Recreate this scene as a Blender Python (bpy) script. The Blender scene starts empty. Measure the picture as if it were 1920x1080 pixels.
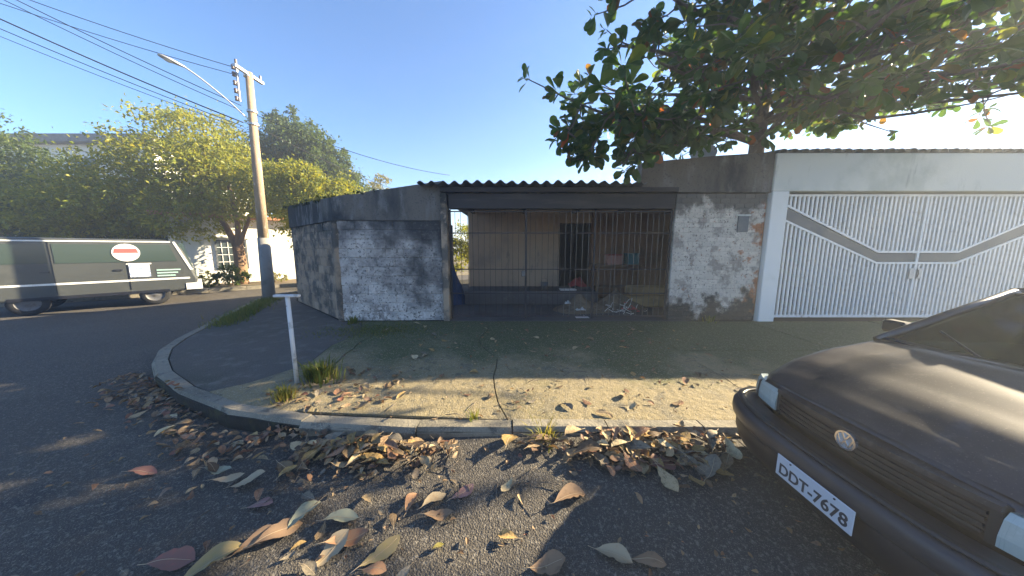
import bpy, bmesh, math, random
from mathutils import Vector, Matrix, Quaternion, noise as mnoise
R = math.radians
SC = bpy.context.scene
COL = SC.collection
rnd = random.Random(7)

# ------------------------------------------------------------------ camera, sky, sun, exposure
cam_d = bpy.data.cameras.new('camera'); cam = bpy.data.objects.new('camera', cam_d); COL.objects.link(cam)
cam.location = (0, 0, 1.70); cam.rotation_euler = (R(90 - 7.836), 0, 0)
cam_d.sensor_width = 36; cam_d.lens = 36 * 545 / 1920; cam_d.clip_start = .05; cam_d.clip_end = 3000
SC.camera = cam
SUN_AZ, SUN_EL = 71.5, 22.0            # azimuth clockwise from the view direction (+Y)
sunv = Vector((math.sin(R(SUN_AZ)) * math.cos(R(SUN_EL)), math.cos(R(SUN_AZ)) * math.cos(R(SUN_EL)), math.sin(R(SUN_EL))))
world = bpy.data.worlds.new('World'); SC.world = world; world.use_nodes = True
wn = world.node_tree.nodes; wl = world.node_tree.links
sky = wn.new('ShaderNodeTexSky'); sky.sky_type = 'NISHITA'; sky.sun_disc = False
sky.sun_elevation = R(SUN_EL); sky.sun_rotation = R(SUN_AZ); sky.air_density = 1.0; sky.dust_density = .1; sky.ozone_density = 6.0
bg = wn['Background']; bg.inputs['Strength'].default_value = .062
wl.new(sky.outputs[0], bg.inputs['Color'])
sl = bpy.data.lights.new('sun', 'SUN'); sl.energy = 5.0; sl.angle = R(.5); sl.color = (1, .83, .56)
so = bpy.data.objects.new('sun', sl); COL.objects.link(so); so.location = (20, 8, 30)
so.rotation_euler = (-sunv).to_track_quat('-Z', 'Y').to_euler()
SC.view_settings.view_transform = 'Standard'; SC.view_settings.look = 'None'
SC.view_settings.gamma = 1; SC.view_settings.use_curve_mapping = False
SC.view_settings.exposure = 2.45
SC.cycles.max_bounces = 8; SC.cycles.transparent_max_bounces = 8
SC.cycles.use_denoising = True

# ------------------------------------------------------------------ materials
def mat(name, base, layers=(), rough=.85, bump=(), spec=.3, metal=0, rand=0, island=0, trans=0, coat=0):
    """base colour; layers = (scale, detail, lo, hi, colour, grad, stretch) mixed over it by world-space noise; bump = (scale, height, kind)"""
    m = bpy.data.materials.new(name); m.use_nodes = True
    nt = m.node_tree; N = nt.nodes; L = nt.links; N.clear()
    out = N.new('ShaderNodeOutputMaterial'); p = N.new('ShaderNodeBsdfPrincipled')
    p.inputs['Roughness'].default_value = rough; p.inputs['Specular IOR Level'].default_value = spec; p.inputs['Metallic'].default_value = metal
    p.inputs['Coat Weight'].default_value = coat; p.inputs['Coat Roughness'].default_value = .08
    geo = N.new('ShaderNodeNewGeometry'); pos = geo.outputs['Position']
    rgb = N.new('ShaderNodeRGB'); rgb.outputs[0].default_value = (*base, 1); col = rgb.outputs[0]
    def mapped(scale, stretch):
        mp = N.new('ShaderNodeVectorMath'); mp.operation = 'MULTIPLY'
        s = stretch or (1, 1, 1); mp.inputs[1].default_value = (s[0] * scale, s[1] * scale, s[2] * scale)
        L.new(pos, mp.inputs[0]); return mp.outputs[0]
    for ly in layers:
        scale, det, lo, hi, c = ly[:5]; grad = ly[5] if len(ly) > 5 else None; st = ly[6] if len(ly) > 6 else None
        no = N.new('ShaderNodeTexNoise'); no.inputs['Scale'].default_value = 1; no.inputs['Detail'].default_value = det
        no.inputs['Roughness'].default_value = .62
        L.new(mapped(scale, st), no.inputs['Vector']); f = no.outputs['Fac']
        if grad:
            d = N.new('ShaderNodeVectorMath'); d.operation = 'DOT_PRODUCT'; d.inputs[1].default_value = grad[:3]; L.new(pos, d.inputs[0])
            a = N.new('ShaderNodeMath'); a.operation = 'ADD'; a.inputs[1].default_value = grad[3]; L.new(d.outputs['Value'], a.inputs[0])
            if len(grad) > 4:
                cl = N.new('ShaderNodeClamp'); cl.inputs['Min'].default_value = grad[4]; cl.inputs['Max'].default_value = grad[5]; L.new(a.outputs[0], cl.inputs[0]); a = cl
            a2 = N.new('ShaderNodeMath'); a2.operation = 'ADD'; L.new(f, a2.inputs[0]); L.new(a.outputs[0], a2.inputs[1]); f = a2.outputs[0]
        mr = N.new('ShaderNodeMapRange'); mr.interpolation_type = 'SMOOTHSTEP'
        mr.inputs['From Min'].default_value = lo; mr.inputs['From Max'].default_value = hi; L.new(f, mr.inputs['Value'])
        mx = N.new('ShaderNodeMix'); mx.data_type = 'RGBA'; L.new(mr.outputs[0], mx.inputs['Factor']); L.new(col, mx.inputs[6])
        mx.inputs[7].default_value = (*c, 1); col = mx.outputs[2]
    if rand or island:
        if island: src = geo.outputs['Random Per Island']; amt = island
        else: oi = N.new('ShaderNodeObjectInfo'); src = oi.outputs['Random']; amt = rand
        if isinstance(amt, (list, tuple)):      # ramp of colours
            cr = N.new('ShaderNodeValToRGB'); els = cr.color_ramp.elements
            while len(els) < len(amt): els.new(.5)
            for i, c in enumerate(amt): els[i].position = i / (len(amt) - 1); els[i].color = (*c, 1)
            L.new(src, cr.inputs[0]); mx = N.new('ShaderNodeMix'); mx.data_type = 'RGBA'; mx.blend_type = 'MULTIPLY'; mx.inputs['Factor'].default_value = 1
            L.new(cr.outputs[0], mx.inputs[6]); L.new(col, mx.inputs[7]); col = mx.outputs[2]
        else:
            mr = N.new('ShaderNodeMapRange'); mr.inputs['To Min'].default_value = 1 - amt; mr.inputs['To Max'].default_value = 1 + amt; L.new(src, mr.inputs['Value'])
            hv = N.new('ShaderNodeHueSaturation'); L.new(mr.outputs[0], hv.inputs['Value']); L.new(col, hv.inputs['Color']); col = hv.outputs[0]
    L.new(col, p.inputs['Base Color'])
    nrm = None
    for scale, h, kind in bump:
        if kind == 'v':
            t = N.new('ShaderNodeTexVoronoi'); t.inputs['Scale'].default_value = 1; L.new(mapped(scale, None), t.inputs['Vector']); f = t.outputs['Distance']
        else:
            t = N.new('ShaderNodeTexNoise'); t.inputs['Scale'].default_value = 1; t.inputs['Detail'].default_value = 5; L.new(mapped(scale, None), t.inputs['Vector']); f = t.outputs['Fac']
        b = N.new('ShaderNodeBump'); b.inputs['Strength'].default_value = 1; b.inputs['Distance'].default_value = h; L.new(f, b.inputs['Height'])
        if nrm: L.new(nrm, b.inputs['Normal'])
        nrm = b.outputs[0]
    if nrm: L.new(nrm, p.inputs['Normal'])
    sh = p.outputs[0]
    if trans:
        tr = N.new('ShaderNodeBsdfTranslucent'); tc = N.new('ShaderNodeMix'); tc.data_type = 'RGBA'; tc.blend_type = 'MULTIPLY'
        tc.inputs['Factor'].default_value = 1; L.new(col, tc.inputs[6]); tc.inputs[7].default_value = (2.2, 1.9, .7, 1)
        L.new(tc.outputs[2], tr.inputs['Color']); ms = N.new('ShaderNodeMixShader'); ms.inputs[0].default_value = trans
        L.new(sh, ms.inputs[1]); L.new(tr.outputs[0], ms.inputs[2]); sh = ms.outputs[0]
    L.new(sh, out.inputs['Surface'])
    return m

def glass(name, tint, mixf):
    m = bpy.data.materials.new(name); m.use_nodes = True; nt = m.node_tree; N = nt.nodes; L = nt.links; N.clear()
    out = N.new('ShaderNodeOutputMaterial'); g = N.new('ShaderNodeBsdfPrincipled'); g.inputs['Base Color'].default_value = (*tint, 1)
    g.inputs['Roughness'].default_value = .05; t = N.new('ShaderNodeBsdfTransparent'); t.inputs[0].default_value = (.75, .82, .8, 1)
    ms = N.new('ShaderNodeMixShader'); ms.inputs[0].default_value = mixf; L.new(g.outputs[0], ms.inputs[1]); L.new(t.outputs[0], ms.inputs[2]); L.new(ms.outputs[0], out.inputs[0])
    return m

M = {}
M['asphalt'] = mat('asphalt', (.068, .061, .052), [(.7, 5, .45, .75, (.088, .08, .066)), (2.5, 6, .55, .75, (.038, .038, .04)), (45, 3, .52, .68, (.17, .155, .13)), (160, 2, .58, .7, (.26, .23, .19))], .82, [(90, .007, 'v'), (38, .006, 'n'), (180, .005, 'n')])
M['concrete'] = mat('paving concrete', (.25, .205, .115), [(.55, 5, .48, .72, (.165, .145, .075)), (4, 6, .5, .72, (.14, .125, .09)), (.9, 6, .42, .66, (.075, .088, .032), (.03, .22, 0, -.82, -.3, .28)), (11, 5, .55, .7, (.11, .1, .065)), (70, 3, .55, .68, (.36, .32, .24)), (150, 2, .6, .7, (.10, .095, .085))], .9, [(100, .0045, 'v'), (12, .016, 'n'), (170, .003, 'n')])  # moss colour, spread towards the house to darken the shaded pavement as well
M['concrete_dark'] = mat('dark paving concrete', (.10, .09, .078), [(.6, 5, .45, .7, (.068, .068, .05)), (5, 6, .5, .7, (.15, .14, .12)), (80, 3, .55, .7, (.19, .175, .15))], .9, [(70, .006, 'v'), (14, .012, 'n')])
M['joint'] = mat('crack earth', (.035, .032, .026), [(6, 4, .5, .7, (.06, .06, .03))], .95, [(30, .01, 'n')])
M['kerb'] = mat('kerb stone', (.24, .215, .165), [(1.3, 5, .45, .7, (.14, .13, .1)), (9, 6, .52, .7, (.1, .095, .08)), (80, 3, .56, .7, (.33, .3, .23))], .9, [(60, .006, 'n'), (9, .015, 'n')], rand=.12)
M['earth'] = mat('bare earth', (.16, .12, .08), [(.4, 5, .45, .7, (.1, .11, .05)), (3, 5, .5, .7, (.12, .09, .06))], .95, [(8, .03, 'n')])
M['mortar'] = mat('old mortar', (.13, .12, .105), [(5, 5, .45, .7, (.07, .068, .062))], .95, [(60, .006, 'n')])
# whitewashed blocks: white paint, rubbed to grey, with black mould of its own outline
M['whiteblock'] = mat('worn whitewash on blocks', (.52, .49, .455), [(2.3, 8, .42, .64, (.27, .25, .235)), (7, 7, .5, .68, (.36, .33, .30)), (14, 6, .54, .66, (.60, .575, .55), (0, 0, -.14, .1, -.2, .1)), (1.6, 8, .34, .74, (.05, .051, .053), (.17, 0, .18, .17, -.3, .34)), (20, 5, .53, .66, (.10, .097, .092))], .9, [(26, .014, 'n'), (90, .006, 'n')], rand=.12)
M['dirtyblock'] = mat('dirty plastered blocks', (.33, .25, .175), [(2.2, 7, .42, .6, (.10, .092, .08)), (1.4, 6, .5, .66, (.035, .037, .034), (0, 0, .16, -.28, -.4, .5)), (9, 5, .55, .68, (.30, .24, .19))], .92, [(24, .014, 'n'), (90, .005, 'n')], rand=.16)
M['brick'] = mat('whitewashed clay brick', (.58, .53, .455), [(4, 7, .50, .62, (.34, .30, .26)), (2.6, 6, .52, .62, (.38, .17, .085), (.42, 0, 0, -2.10, -.4, .3)), (10, 5, .61, .7, (.33, .17, .1)), (1.7, 6, .5, .62, (.06, .058, .05), (0, 0, -.42, .28, -.4, .5)), (1.7, 6, .56, .72, (.14, .13, .115), (0, 0, .62, -1.42, -.5, .4)), (26, 4, .58, .68, (.14, .12, .1))], .9, [(30, .01, 'n'), (100, .004, 'n')], rand=.1)
M['band_dark'] = mat('mouldy cement band', (.15, .135, .115), [(1.1, 7, .40, .62, (.035, .036, .034), (-.22, 0, -.5, .35, -.4, .3)), (1.2, 6, .45, .68, (.05, .052, .052), None, (1, 1, .35)), (5, 6, .5, .7, (.19, .185, .175), None, (1, 1, .3)), (30, 4, .55, .7, (.07, .07, .07))], .92, [(20, .012, 'n'), (80, .004, 'n')])
M['wood_dark'] = mat('blackened timber', (.045, .042, .042), [(3, 5, .5, .7, (.075, .068, .06), None, (.3, 1, 4))], .8, [(12, .006, 'n')])
M['sheet'] = mat('weathered fibre cement', (.17, .175, .18), [(1.2, 6, .45, .7, (.08, .085, .09)), (8, 5, .52, .7, (.24, .24, .23))], .9, [(50, .004, 'n')], rand=.12)
M['white'] = mat('white masonry paint', (.80, .79, .74), [(1.5, 6, .56, .8, (.66, .65, .58)), (4, 6, .64, .8, (.5, .48, .42), None, (1, 1, .25))], .8, [(60, .002, 'n')])
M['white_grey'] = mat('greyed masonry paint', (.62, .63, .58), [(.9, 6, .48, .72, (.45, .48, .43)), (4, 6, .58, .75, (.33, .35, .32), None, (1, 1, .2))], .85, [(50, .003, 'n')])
M['gate_white'] = mat('white gate enamel', (.78, .78, .75), [(8, 5, .56, .74, (.58, .56, .5)), (7, 6, .55, .72, (.3, .19, .12), (0, 0, -.5, .12, -.5, .06))], .45, [(90, .0006, 'n')], spec=.45)
M['gate_grey'] = mat('grey gate enamel', (.11, .12, .125), [(5, 5, .55, .75, (.14, .15, .15))], .5, spec=.45)
M['garage'] = mat('garage plaster', (.09, .095, .1), [(2, 5, .5, .7, (.06, .063, .066))], .9)
M['beige'] = mat('beige plaster', (.48, .36, .25), [(1.2, 6, .45, .7, (.33, .26, .2)), (4, 6, .58, .72, (.25, .2, .16), None, (1, 1, .3)), (14, 5, .62, .72, (.5, .42, .33))], .9, [(40, .004, 'n')])
M['brownwall'] = mat('stained brown plaster', (.26, .155, .10), [(1.4, 6, .45, .7, (.17, .105, .075)), (6, 6, .58, .72, (.32, .22, .16))], .9, [(40, .005, 'n')])
M['floor'] = mat('dirty cement floor', (.10, .098, .098), [(1, 6, .45, .7, (.07, .068, .066)), (7, 5, .55, .7, (.14, .13, .12))], .85, [(30, .006, 'n')])
M['blackroom'] = mat('near-black matt', (.05, .05, .055), [], .9)  # flat near-black base colour, used for the dark room and the car seats
M['iron_dark'] = mat('rusty dark iron', (.05, .047, .047), [(20, 5, .55, .7, (.12, .06, .035))], .65, [(90, .001, 'n')], metal=.3)
M['iron_light'] = mat('bare worn iron', (.16, .155, .145), [(18, 5, .56, .7, (.10, .07, .05))], .55, [(90, .001, 'n')], metal=.4)
M['bark'] = mat('grey bark', (.13, .11, .09), [(4, 6, .5, .7, (.07, .06, .05), None, (1, 1, .25)), (14, 5, .55, .7, (.19, .17, .14))], .95, [(20, .03, 'n')])
M['bark_brown'] = mat('brown bark', (.22, .14, .085), [(4, 6, .5, .7, (.12, .08, .05), None, (1, 1, .25))], .95, [(16, .03, 'n')])
M['almond_leaf'] = mat('large leaf', (1, 1, 1), [], .42, spec=.45, trans=.5, island=[(.022, .058, .016), (.035, .085, .022), (.045, .095, .02), (.028, .07, .02), (.03, .075, .02), (.07, .115, .022), (.04, .09, .025), (.025, .06, .018), (.045, .09, .02), (.12, .14, .025), (.035, .08, .02), (.03, .07, .02), (.05, .10, .022), (.035, .08, .02), (.2, .06, .02)])
M['almond_leaf_one'] = mat('large single leaf', (1, 1, 1), [], .42, spec=.45, trans=.5, rand=[(.022, .058, .016), (.035, .085, .022), (.045, .095, .02), (.028, .07, .02), (.03, .075, .02), (.07, .115, .022), (.04, .09, .025), (.025, .06, .018), (.045, .09, .02), (.12, .14, .025), (.035, .08, .02), (.03, .07, .02), (.05, .10, .022), (.035, .08, .02), (.3, .06, .02)])
dry = [(.15, .10, .06), (.22, .15, .09), (.28, .21, .13), (.12, .075, .05), (.24, .13, .075), (.34, .26, .16), (.19, .15, .11), (.22, .10, .07)]
M['dry_leaf'] = mat('dry leaf', (1, 1, 1), [(60, 4, .5, .7, (.62, .58, .55))], .7, [(120, .001, 'n')], rand=dry, trans=.15)
M['dry_leaf_many'] = mat('dry leaf litter', (1, 1, 1), [(60, 4, .5, .7, (.62, .58, .55))], .7, [], island=dry, trans=.15)
def leafmat(n, cols): return mat(n, (1, 1, 1), [], .5, spec=.35, trans=.42, island=cols)
M['leaf_bright'] = leafmat('bright leaves', [(.15, .18, .022), (.22, .235, .028), (.10, .14, .022), (.26, .25, .032), (.17, .20, .024)])
M['leaf_mid'] = leafmat('mid green leaves', [(.05, .085, .02), (.08, .11, .024), (.038, .07, .018), (.10, .13, .028)])
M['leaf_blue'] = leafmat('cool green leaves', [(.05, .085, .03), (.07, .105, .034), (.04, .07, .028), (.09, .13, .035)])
M['leaf_pale'] = leafmat('pale seed heads', [(.16, .17, .05), (.2, .19, .07), (.12, .14, .04)])
M['grass'] = leafmat('grass blades', [(.06, .10, .02), (.10, .13, .025), (.16, .15, .04), (.05, .085, .018)])
M['grass_dry'] = leafmat('yellowing grass blades', [(.16, .17, .03), (.24, .21, .06), (.11, .14, .025)])
M['pole'] = mat('weathered pole', (.36, .28, .19), [(2, 6, .42, .66, (.22, .15, .095), None, (1, 1, .2)), (9, 5, .58, .7, (.5, .46, .4), None, (1, 1, .4))], .85, [(30, .004, 'n')])
M['pole_base'] = mat('pole foot concrete', (.24, .235, .22), [(3, 6, .5, .7, (.16, .155, .14))], .9, [(30, .006, 'n')])
M['galv'] = mat('galvanised steel', (.45, .46, .47), [(12, 4, .5, .7, (.36, .37, .38))], .45, metal=.6)
M['porcelain'] = mat('brown porcelain', (.12, .09, .08), [], .25, spec=.5)
M['cable'] = mat('black cable', (.02, .02, .022), [], .6)
M['lens'] = mat('lamp lens', (.6, .6, .58), [], .25)
M['postwhite'] = mat('chipped white paint on pipe', (.58, .58, .57), [(6, 6, .5, .66, (.27, .265, .25)), (20, 5, .62, .7, (.16, .12, .09))], .6, [(60, .002, 'n')])
M['carpaint'] = mat('dark plum car paint', (.009, .007, .011), [(1.5, 5, .5, .8, (.016, .013, .02)), (120, 2, .6, .75, (.03, .028, .028))], .3, spec=.5, coat=.7)
M['carhood'] = mat('dusty faded plum car paint', (.017, .013, .019), [(1.8, 6, .45, .72, (.04, .034, .036)), (9, 5, .55, .72, (.06, .052, .05)), (120, 2, .6, .75, (.085, .075, .07))], .46, spec=.5, coat=.22)
M['carplastic'] = mat('dark bumper plastic', (.02, .021, .025), [(6, 5, .5, .75, (.032, .032, .036))], .42, spec=.45)
M['bumper'] = mat('slate bumper', (.024, .026, .034), [(3, 5, .5, .75, (.038, .04, .047)), (18, 5, .6, .72, (.03, .03, .036))], .45, spec=.45, coat=.12)
M['bumper_low'] = mat('near-black bumper base', (.012, .013, .018), [], .5)
M['grille'] = mat('brown-black grille', (.035, .025, .024), [(20, 4, .5, .7, (.055, .036, .03))], .45)
M['plate'] = mat('silvery plate', (.55, .57, .60), [(20, 5, .55, .72, (.44, .455, .47))], .5)
M['ink'] = mat('dark plate ink', (.03, .035, .045), [], .5)
M['chrome'] = mat('worn chrome', (.78, .8, .82), [(40, 4, .55, .7, (.55, .56, .58))], .22, metal=.9)
M['headlight'] = mat('hazy headlight', (.42, .47, .43), [(14, 5, .5, .7, (.52, .56, .52)), (40, 2, .55, .7, (.36, .41, .37), None, (.2, 4, .2))], .18, spec=.6, coat=.6)
M['rubber'] = mat('tyre rubber', (.02, .02, .02), [(12, 4, .5, .7, (.035, .033, .03))], .85)
M['rim'] = mat('steel rim', (.12, .12, .125), [(20, 4, .5, .7, (.07, .065, .06))], .55, metal=.4)
M['glass_car'] = glass('car glass', (.02, .025, .025), .45)
M['glass_win'] = glass('window glass', (.06, .08, .08), .15)
M['vanbody'] = mat('dark grey-green van paint', (.055, .06, .058), [(2, 5, .5, .75, (.075, .08, .075))], .4, coat=.4)
M['vanglass'] = mat('tinted van windows', (.035, .055, .048), [], .06, spec=.6)
M['vanwhite'] = mat('white trim', (.7, .7, .67), [(9, 4, .55, .75, (.5, .5, .48))], .5)
M['notice'] = mat('pale notice print', (.55, .6, .72), [(16, 3, .5, .54, (.26, .32, .5))], .6)
M['redprint'] = mat('faded red print', (.48, .10, .09), [], .6)
M['tealprint'] = mat('pale teal print', (.30, .46, .42), [], .6)
M['yellow'] = mat('yellow painted masonry', (.62, .56, .30), [(3, 5, .5, .75, (.52, .46, .26))], .85, [(40, .003, 'n')])
M['tile'] = mat('clay roof tile', (.36, .17, .10), [(3, 5, .5, .7, (.24, .12, .08)), (12, 4, .55, .7, (.2, .18, .15))], .9, [(40, .004, 'n')], rand=.2)
M['tile_grey'] = mat('lichened roof tile', (.25, .24, .22), [(5, 5, .5, .7, (.16, .155, .14))], .92, [(40, .005, 'n')], rand=.15)
M['tarp'] = mat('blue tarpaulin', (.035, .06, .13), [(4, 5, .5, .7, (.05, .08, .16))], .55, [(9, .03, 'n')])
M['pink'] = mat('faded pink board', (.42, .22, .18), [(6, 5, .5, .7, (.33, .18, .15))], .8)
M['teal'] = mat('teal plastic', (.03, .16, .19), [], .45)
M['redcloth'] = mat('red cloth', (.30, .045, .045), [(9, 4, .5, .7, (.2, .03, .03))], .9, [(14, .01, 'n')])
M['cloth'] = mat('dirty white cloth', (.6, .58, .55), [(10, 5, .5, .7, (.42, .4, .37))], .95, [(16, .01, 'n')])
M['tan'] = mat('tan upholstery', (.36, .25, .12), [(3, 5, .5, .7, (.27, .18, .09))], .95, [(24, .006, 'n')])
M['wood'] = mat('old board', (.20, .13, .08), [(3, 5, .5, .7, (.13, .09, .06), None, (.3, 1, 3))], .85, [(20, .003, 'n')])
M['rubble'] = mat('rubbly earth heap', (.20, .15, .10), [(2, 6, .45, .7, (.13, .10, .07)), (12, 5, .55, .7, (.26, .2, .14))], .95, [(10, .04, 'n')])
M['paper'] = mat('scrap paper', (.62, .60, .57), [], .9)
M['scrap_red'] = mat('red scrap', (.45, .09, .08), [], .8)

# ------------------------------------------------------------------ mesh building
class MB:
    def __init__(s): s.v = []; s.f = []
    def add(s, vs, fs):
        o = len(s.v); s.v += [tuple(v) for v in vs]; s.f += [tuple(i + o for i in f) for f in fs]; return s
    def box(s, x0, y0, z0, x1, y1, z1, bev=0):
        if bev:
            bm = bmesh.new(); bmesh.ops.create_cube(bm, size=1)
            for v in bm.verts: v.co = Vector(((x0 + x1) / 2 + v.co.x * (x1 - x0), (y0 + y1) / 2 + v.co.y * (y1 - y0), (z0 + z1) / 2 + v.co.z * (z1 - z0)))
            bmesh.ops.bevel(bm, geom=bm.edges[:], offset=bev, segments=1, affect='EDGES', profile=.5)
            bm.verts.index_update(); s.add([v.co for v in bm.verts], [[v.index for v in f.verts] for f in bm.faces]); bm.free(); return s
        return s.add([(x0, y0, z0), (x1, y0, z0), (x1, y1, z0), (x0, y1, z0), (x0, y0, z1), (x1, y0, z1), (x1, y1, z1), (x0, y1, z1)],
                     [(0, 3, 2, 1), (4, 5, 6, 7), (0, 1, 5, 4), (1, 2, 6, 5), (2, 3, 7, 6), (3, 0, 4, 7)])
    def prism(s, poly, axis_vec, cap=True):
        """closed 3-D polygon extruded by a vector"""
        n = len(poly); a = [Vector(p) for p in poly]; b = [p + Vector(axis_vec) for p in a]
        fs = [(i, (i + 1) % n, n + (i + 1) % n, n + i) for i in range(n)]
        if cap: fs += [tuple(range(n - 1, -1, -1)), tuple(range(n, 2 * n))]
        return s.add(a + b, fs)
    def tube(s, pts, rad, n=8, cap=True):
        pts = [Vector(p) for p in pts]; rad = rad if isinstance(rad, (list, tuple)) else [rad] * len(pts)
        vs = []; fs = []; up = None
        for i, p in enumerate(pts):
            d = (pts[min(i + 1, len(pts) - 1)] - pts[max(i - 1, 0)]).normalized()
            if up is None: up = Vector((0, 0, 1)) if abs(d.z) < .9 else Vector((1, 0, 0))
            a = d.cross(up).normalized(); b = a.cross(d).normalized(); up = b
            for k in range(n):
                t = 2 * math.pi * k / n; vs.append(p + (a * math.cos(t) + b * math.sin(t)) * rad[i])
        for i in range(len(pts) - 1):
            for k in range(n):
                k2 = (k + 1) % n; fs.append((i * n + k, i * n + k2, (i + 1) * n + k2, (i + 1) * n + k))
        if cap: fs += [tuple(range(n - 1, -1, -1)), tuple(range((len(pts) - 1) * n, len(pts) * n))]
        return s.add(vs, fs)
    def grid(s, rows, closed=False):
        nr = len(rows); nc = len(rows[0]); fs = []
        for i in range(nr - 1):
            for j in range(nc if closed else nc - 1):
                j2 = (j + 1) % nc; fs.append((i * nc + j, i * nc + j2, (i + 1) * nc + j2, (i + 1) * nc + j))
        return s.add([p for r in rows for p in r], fs)
    def mesh(s, name, m, off=(0, 0, 0), smooth=False):
        me = bpy.data.meshes.new(name); ox, oy, oz = off
        me.from_pydata([(x - ox, y - oy, z - oz) for x, y, z in s.v], [], s.f)
        if m: me.materials.append(m)
        if smooth: me.polygons.foreach_set('use_smooth', [True] * len(me.polygons))
        me.update(); return me
    def build(s, name, m, parent=None, smooth=False, loc=None):
        """vertices are world coordinates; the origin goes to loc (or to the middle of the foot)"""
        if loc is None:
            xs, ys, zs = zip(*s.v); loc = ((min(xs) + max(xs)) / 2, (min(ys) + max(ys)) / 2, min(zs))
        o = bpy.data.objects.new(name, s.mesh(name, m, loc, smooth)); COL.objects.link(o)
        place(o, parent, loc); return o

WORLD = {}
def place(o, parent, loc):
    WORLD[o.name] = Vector(loc)
    if parent: o.parent = parent; o.location = Vector(loc) - WORLD[parent.name]
    else: o.location = loc
def inst(name, me, parent, loc, rot=(0, 0, 0), sc=None):
    o = bpy.data.objects.new(name, me); COL.objects.link(o); place(o, parent, loc); o.rotation_euler = rot
    if sc: o.scale = sc
    return o
def tag(o, label=None, cat=None, group=None, kind=None):
    if label: o['label'] = label
    if cat: o['category'] = cat
    if group: o['group'] = group
    if kind: o['kind'] = kind
    return o
def thing(name, loc, label, cat, group=None):
    o = bpy.data.objects.new(name, None); COL.objects.link(o); o.empty_display_size = .2; place(o, None, loc)
    return tag(o, label, cat, group)
def structure(name, loc=(0, 0, 0), label=None):
    o = bpy.data.objects.new(name, None); COL.objects.link(o); place(o, None, loc); return tag(o, label, None, None, 'structure')
def uvec(r=rnd):
    while True:
        v = Vector((r.uniform(-1, 1), r.uniform(-1, 1), r.uniform(-1, 1)))
        if .01 < v.length < 1: return v.normalized()
def smooth_path(pts, n=5):
    out = []; P = [Vector(p) for p in pts]
    for i in range(len(P) - 1):
        p0, p1, p2, p3 = P[max(i - 1, 0)], P[i], P[i + 1], P[min(i + 2, len(P) - 1)]
        for k in range(n):
            t = k / n
            out.append(.5 * ((2 * p1) + (p2 - p0) * t + (2 * p0 - 5 * p1 + 4 * p2 - p3) * t * t + (3 * p1 - p0 - 3 * p2 + p3) * t ** 3))
    return out + [P[-1]]
def polyface(pts, z): return [(x, y, z) for x, y in pts]

# ------------------------------------------------------------------ ground, road, pavement
g = MB(); g.add([(-400, -400, -.05), (400, -400, -.05), (400, 400, -.05), (-400, 400, -.05)], [(0, 1, 2, 3)])
tag(g.build('ground', M['earth'], loc=(0, 0, -.05)), kind='structure')
rows = []
xs = [-120, -60, -30, -20] + [-15 + i * .75 for i in range(41)] + [20, 40, 120]; ys = [-30, -12, -6, -3] + [-1.5 + i * .5 for i in range(38)] + [22, 40, 100]
for y in ys: rows.append([(x, y, (.05 * (1.6 + .7 * max(0, min(1, (x + .75) / .75))) * max(0, min(1, (y - 1.5) / .7)) if -2.2 < x < 16 and y < 2.6 else 0) + (.012 * mnoise.noise(Vector((x * .5, y * .5, 0))) - .008 if -15 < x < 16 else -.004)) for x in xs])
tag(MB().grid(rows).build('road', M['asphalt'], smooth=True, loc=(0, 0, 0)), kind='structure')

kerb_pts = [(34, 2.30), (12, 2.30), (2.5, 2.30), (-.83, 2.32), (-1.9, 2.40), (-2.73, 2.58), (-3.65, 2.97), (-4.4, 3.40), (-4.95, 3.82), (-5.42, 4.28), (-5.80, 4.85), (-6.76, 6.67), (-7.9, 8.9), (-8.1, 9.8), (-7.7, 10.7), (-6.5, 11.7), (0, 16), (30, 30)]
base_poly = kerb_pts + [(34, 30)]
b = MB(); b.prism([(x, y, -.04) for x, y in base_poly][::-1], (0, 0, .165))
pav = structure('pavement')
b.build('pavement_bed', M['joint'], pav, loc=(0, 0, -.04))
# paving slabs, split where the cement has cracked; x(y) of every crack from kerb to wall
def crack(x0, seed, amp=.12, y0=2.46, y1=6.06, n=12, lean=0):
    out = []
    for i in range(n + 1):
        t = i / n; y = y0 + (y1 - y0) * t
        out.append((x0 + lean * t + amp * mnoise.noise(Vector((seed * 7.3, y * 1.6, 1))) + amp * .3 * mnoise.noise(Vector((seed * 3.1, y * 7, 4))), y))
    return out
cr = [crack(-2.3, 1, .18, y0=2.62, lean=-.35), crack(-.05, 2, .2, lean=-.55), crack(2.55, 3, .05), crack(5.0, 4, .03), crack(7.6, 5, .03), crack(10.2, 6, .03), crack(13.0, 7, .03)]
gap = .007
def slab(poly, z1, m, tilt):
    bm = bmesh.new(); vs = [bm.verts.new((x, y, z1 + tilt[0] * (x - poly[0][0]) + tilt[1] * (y - poly[0][1]))) for x, y in poly]
    f = bm.faces.new(vs); f.normal_update()
    if f.normal.z < 0: f.normal_flip()
    r = bmesh.ops.extrude_face_region(bm, geom=[f]); low = [e for e in r['geom'] if isinstance(e, bmesh.types.BMVert)]
    for v in low: v.co.z = .12
    bmesh.ops.recalc_face_normals(bm, faces=bm.faces[:]); bmesh.ops.triangulate(bm, faces=bm.faces[:])
    mb = MB(); bm.verts.index_update(); mb.add([v.co for v in bm.verts], [[v.index for v in f.verts] for f in bm.faces]); bm.free()
    return mb.build('slab', m, pav)
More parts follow.
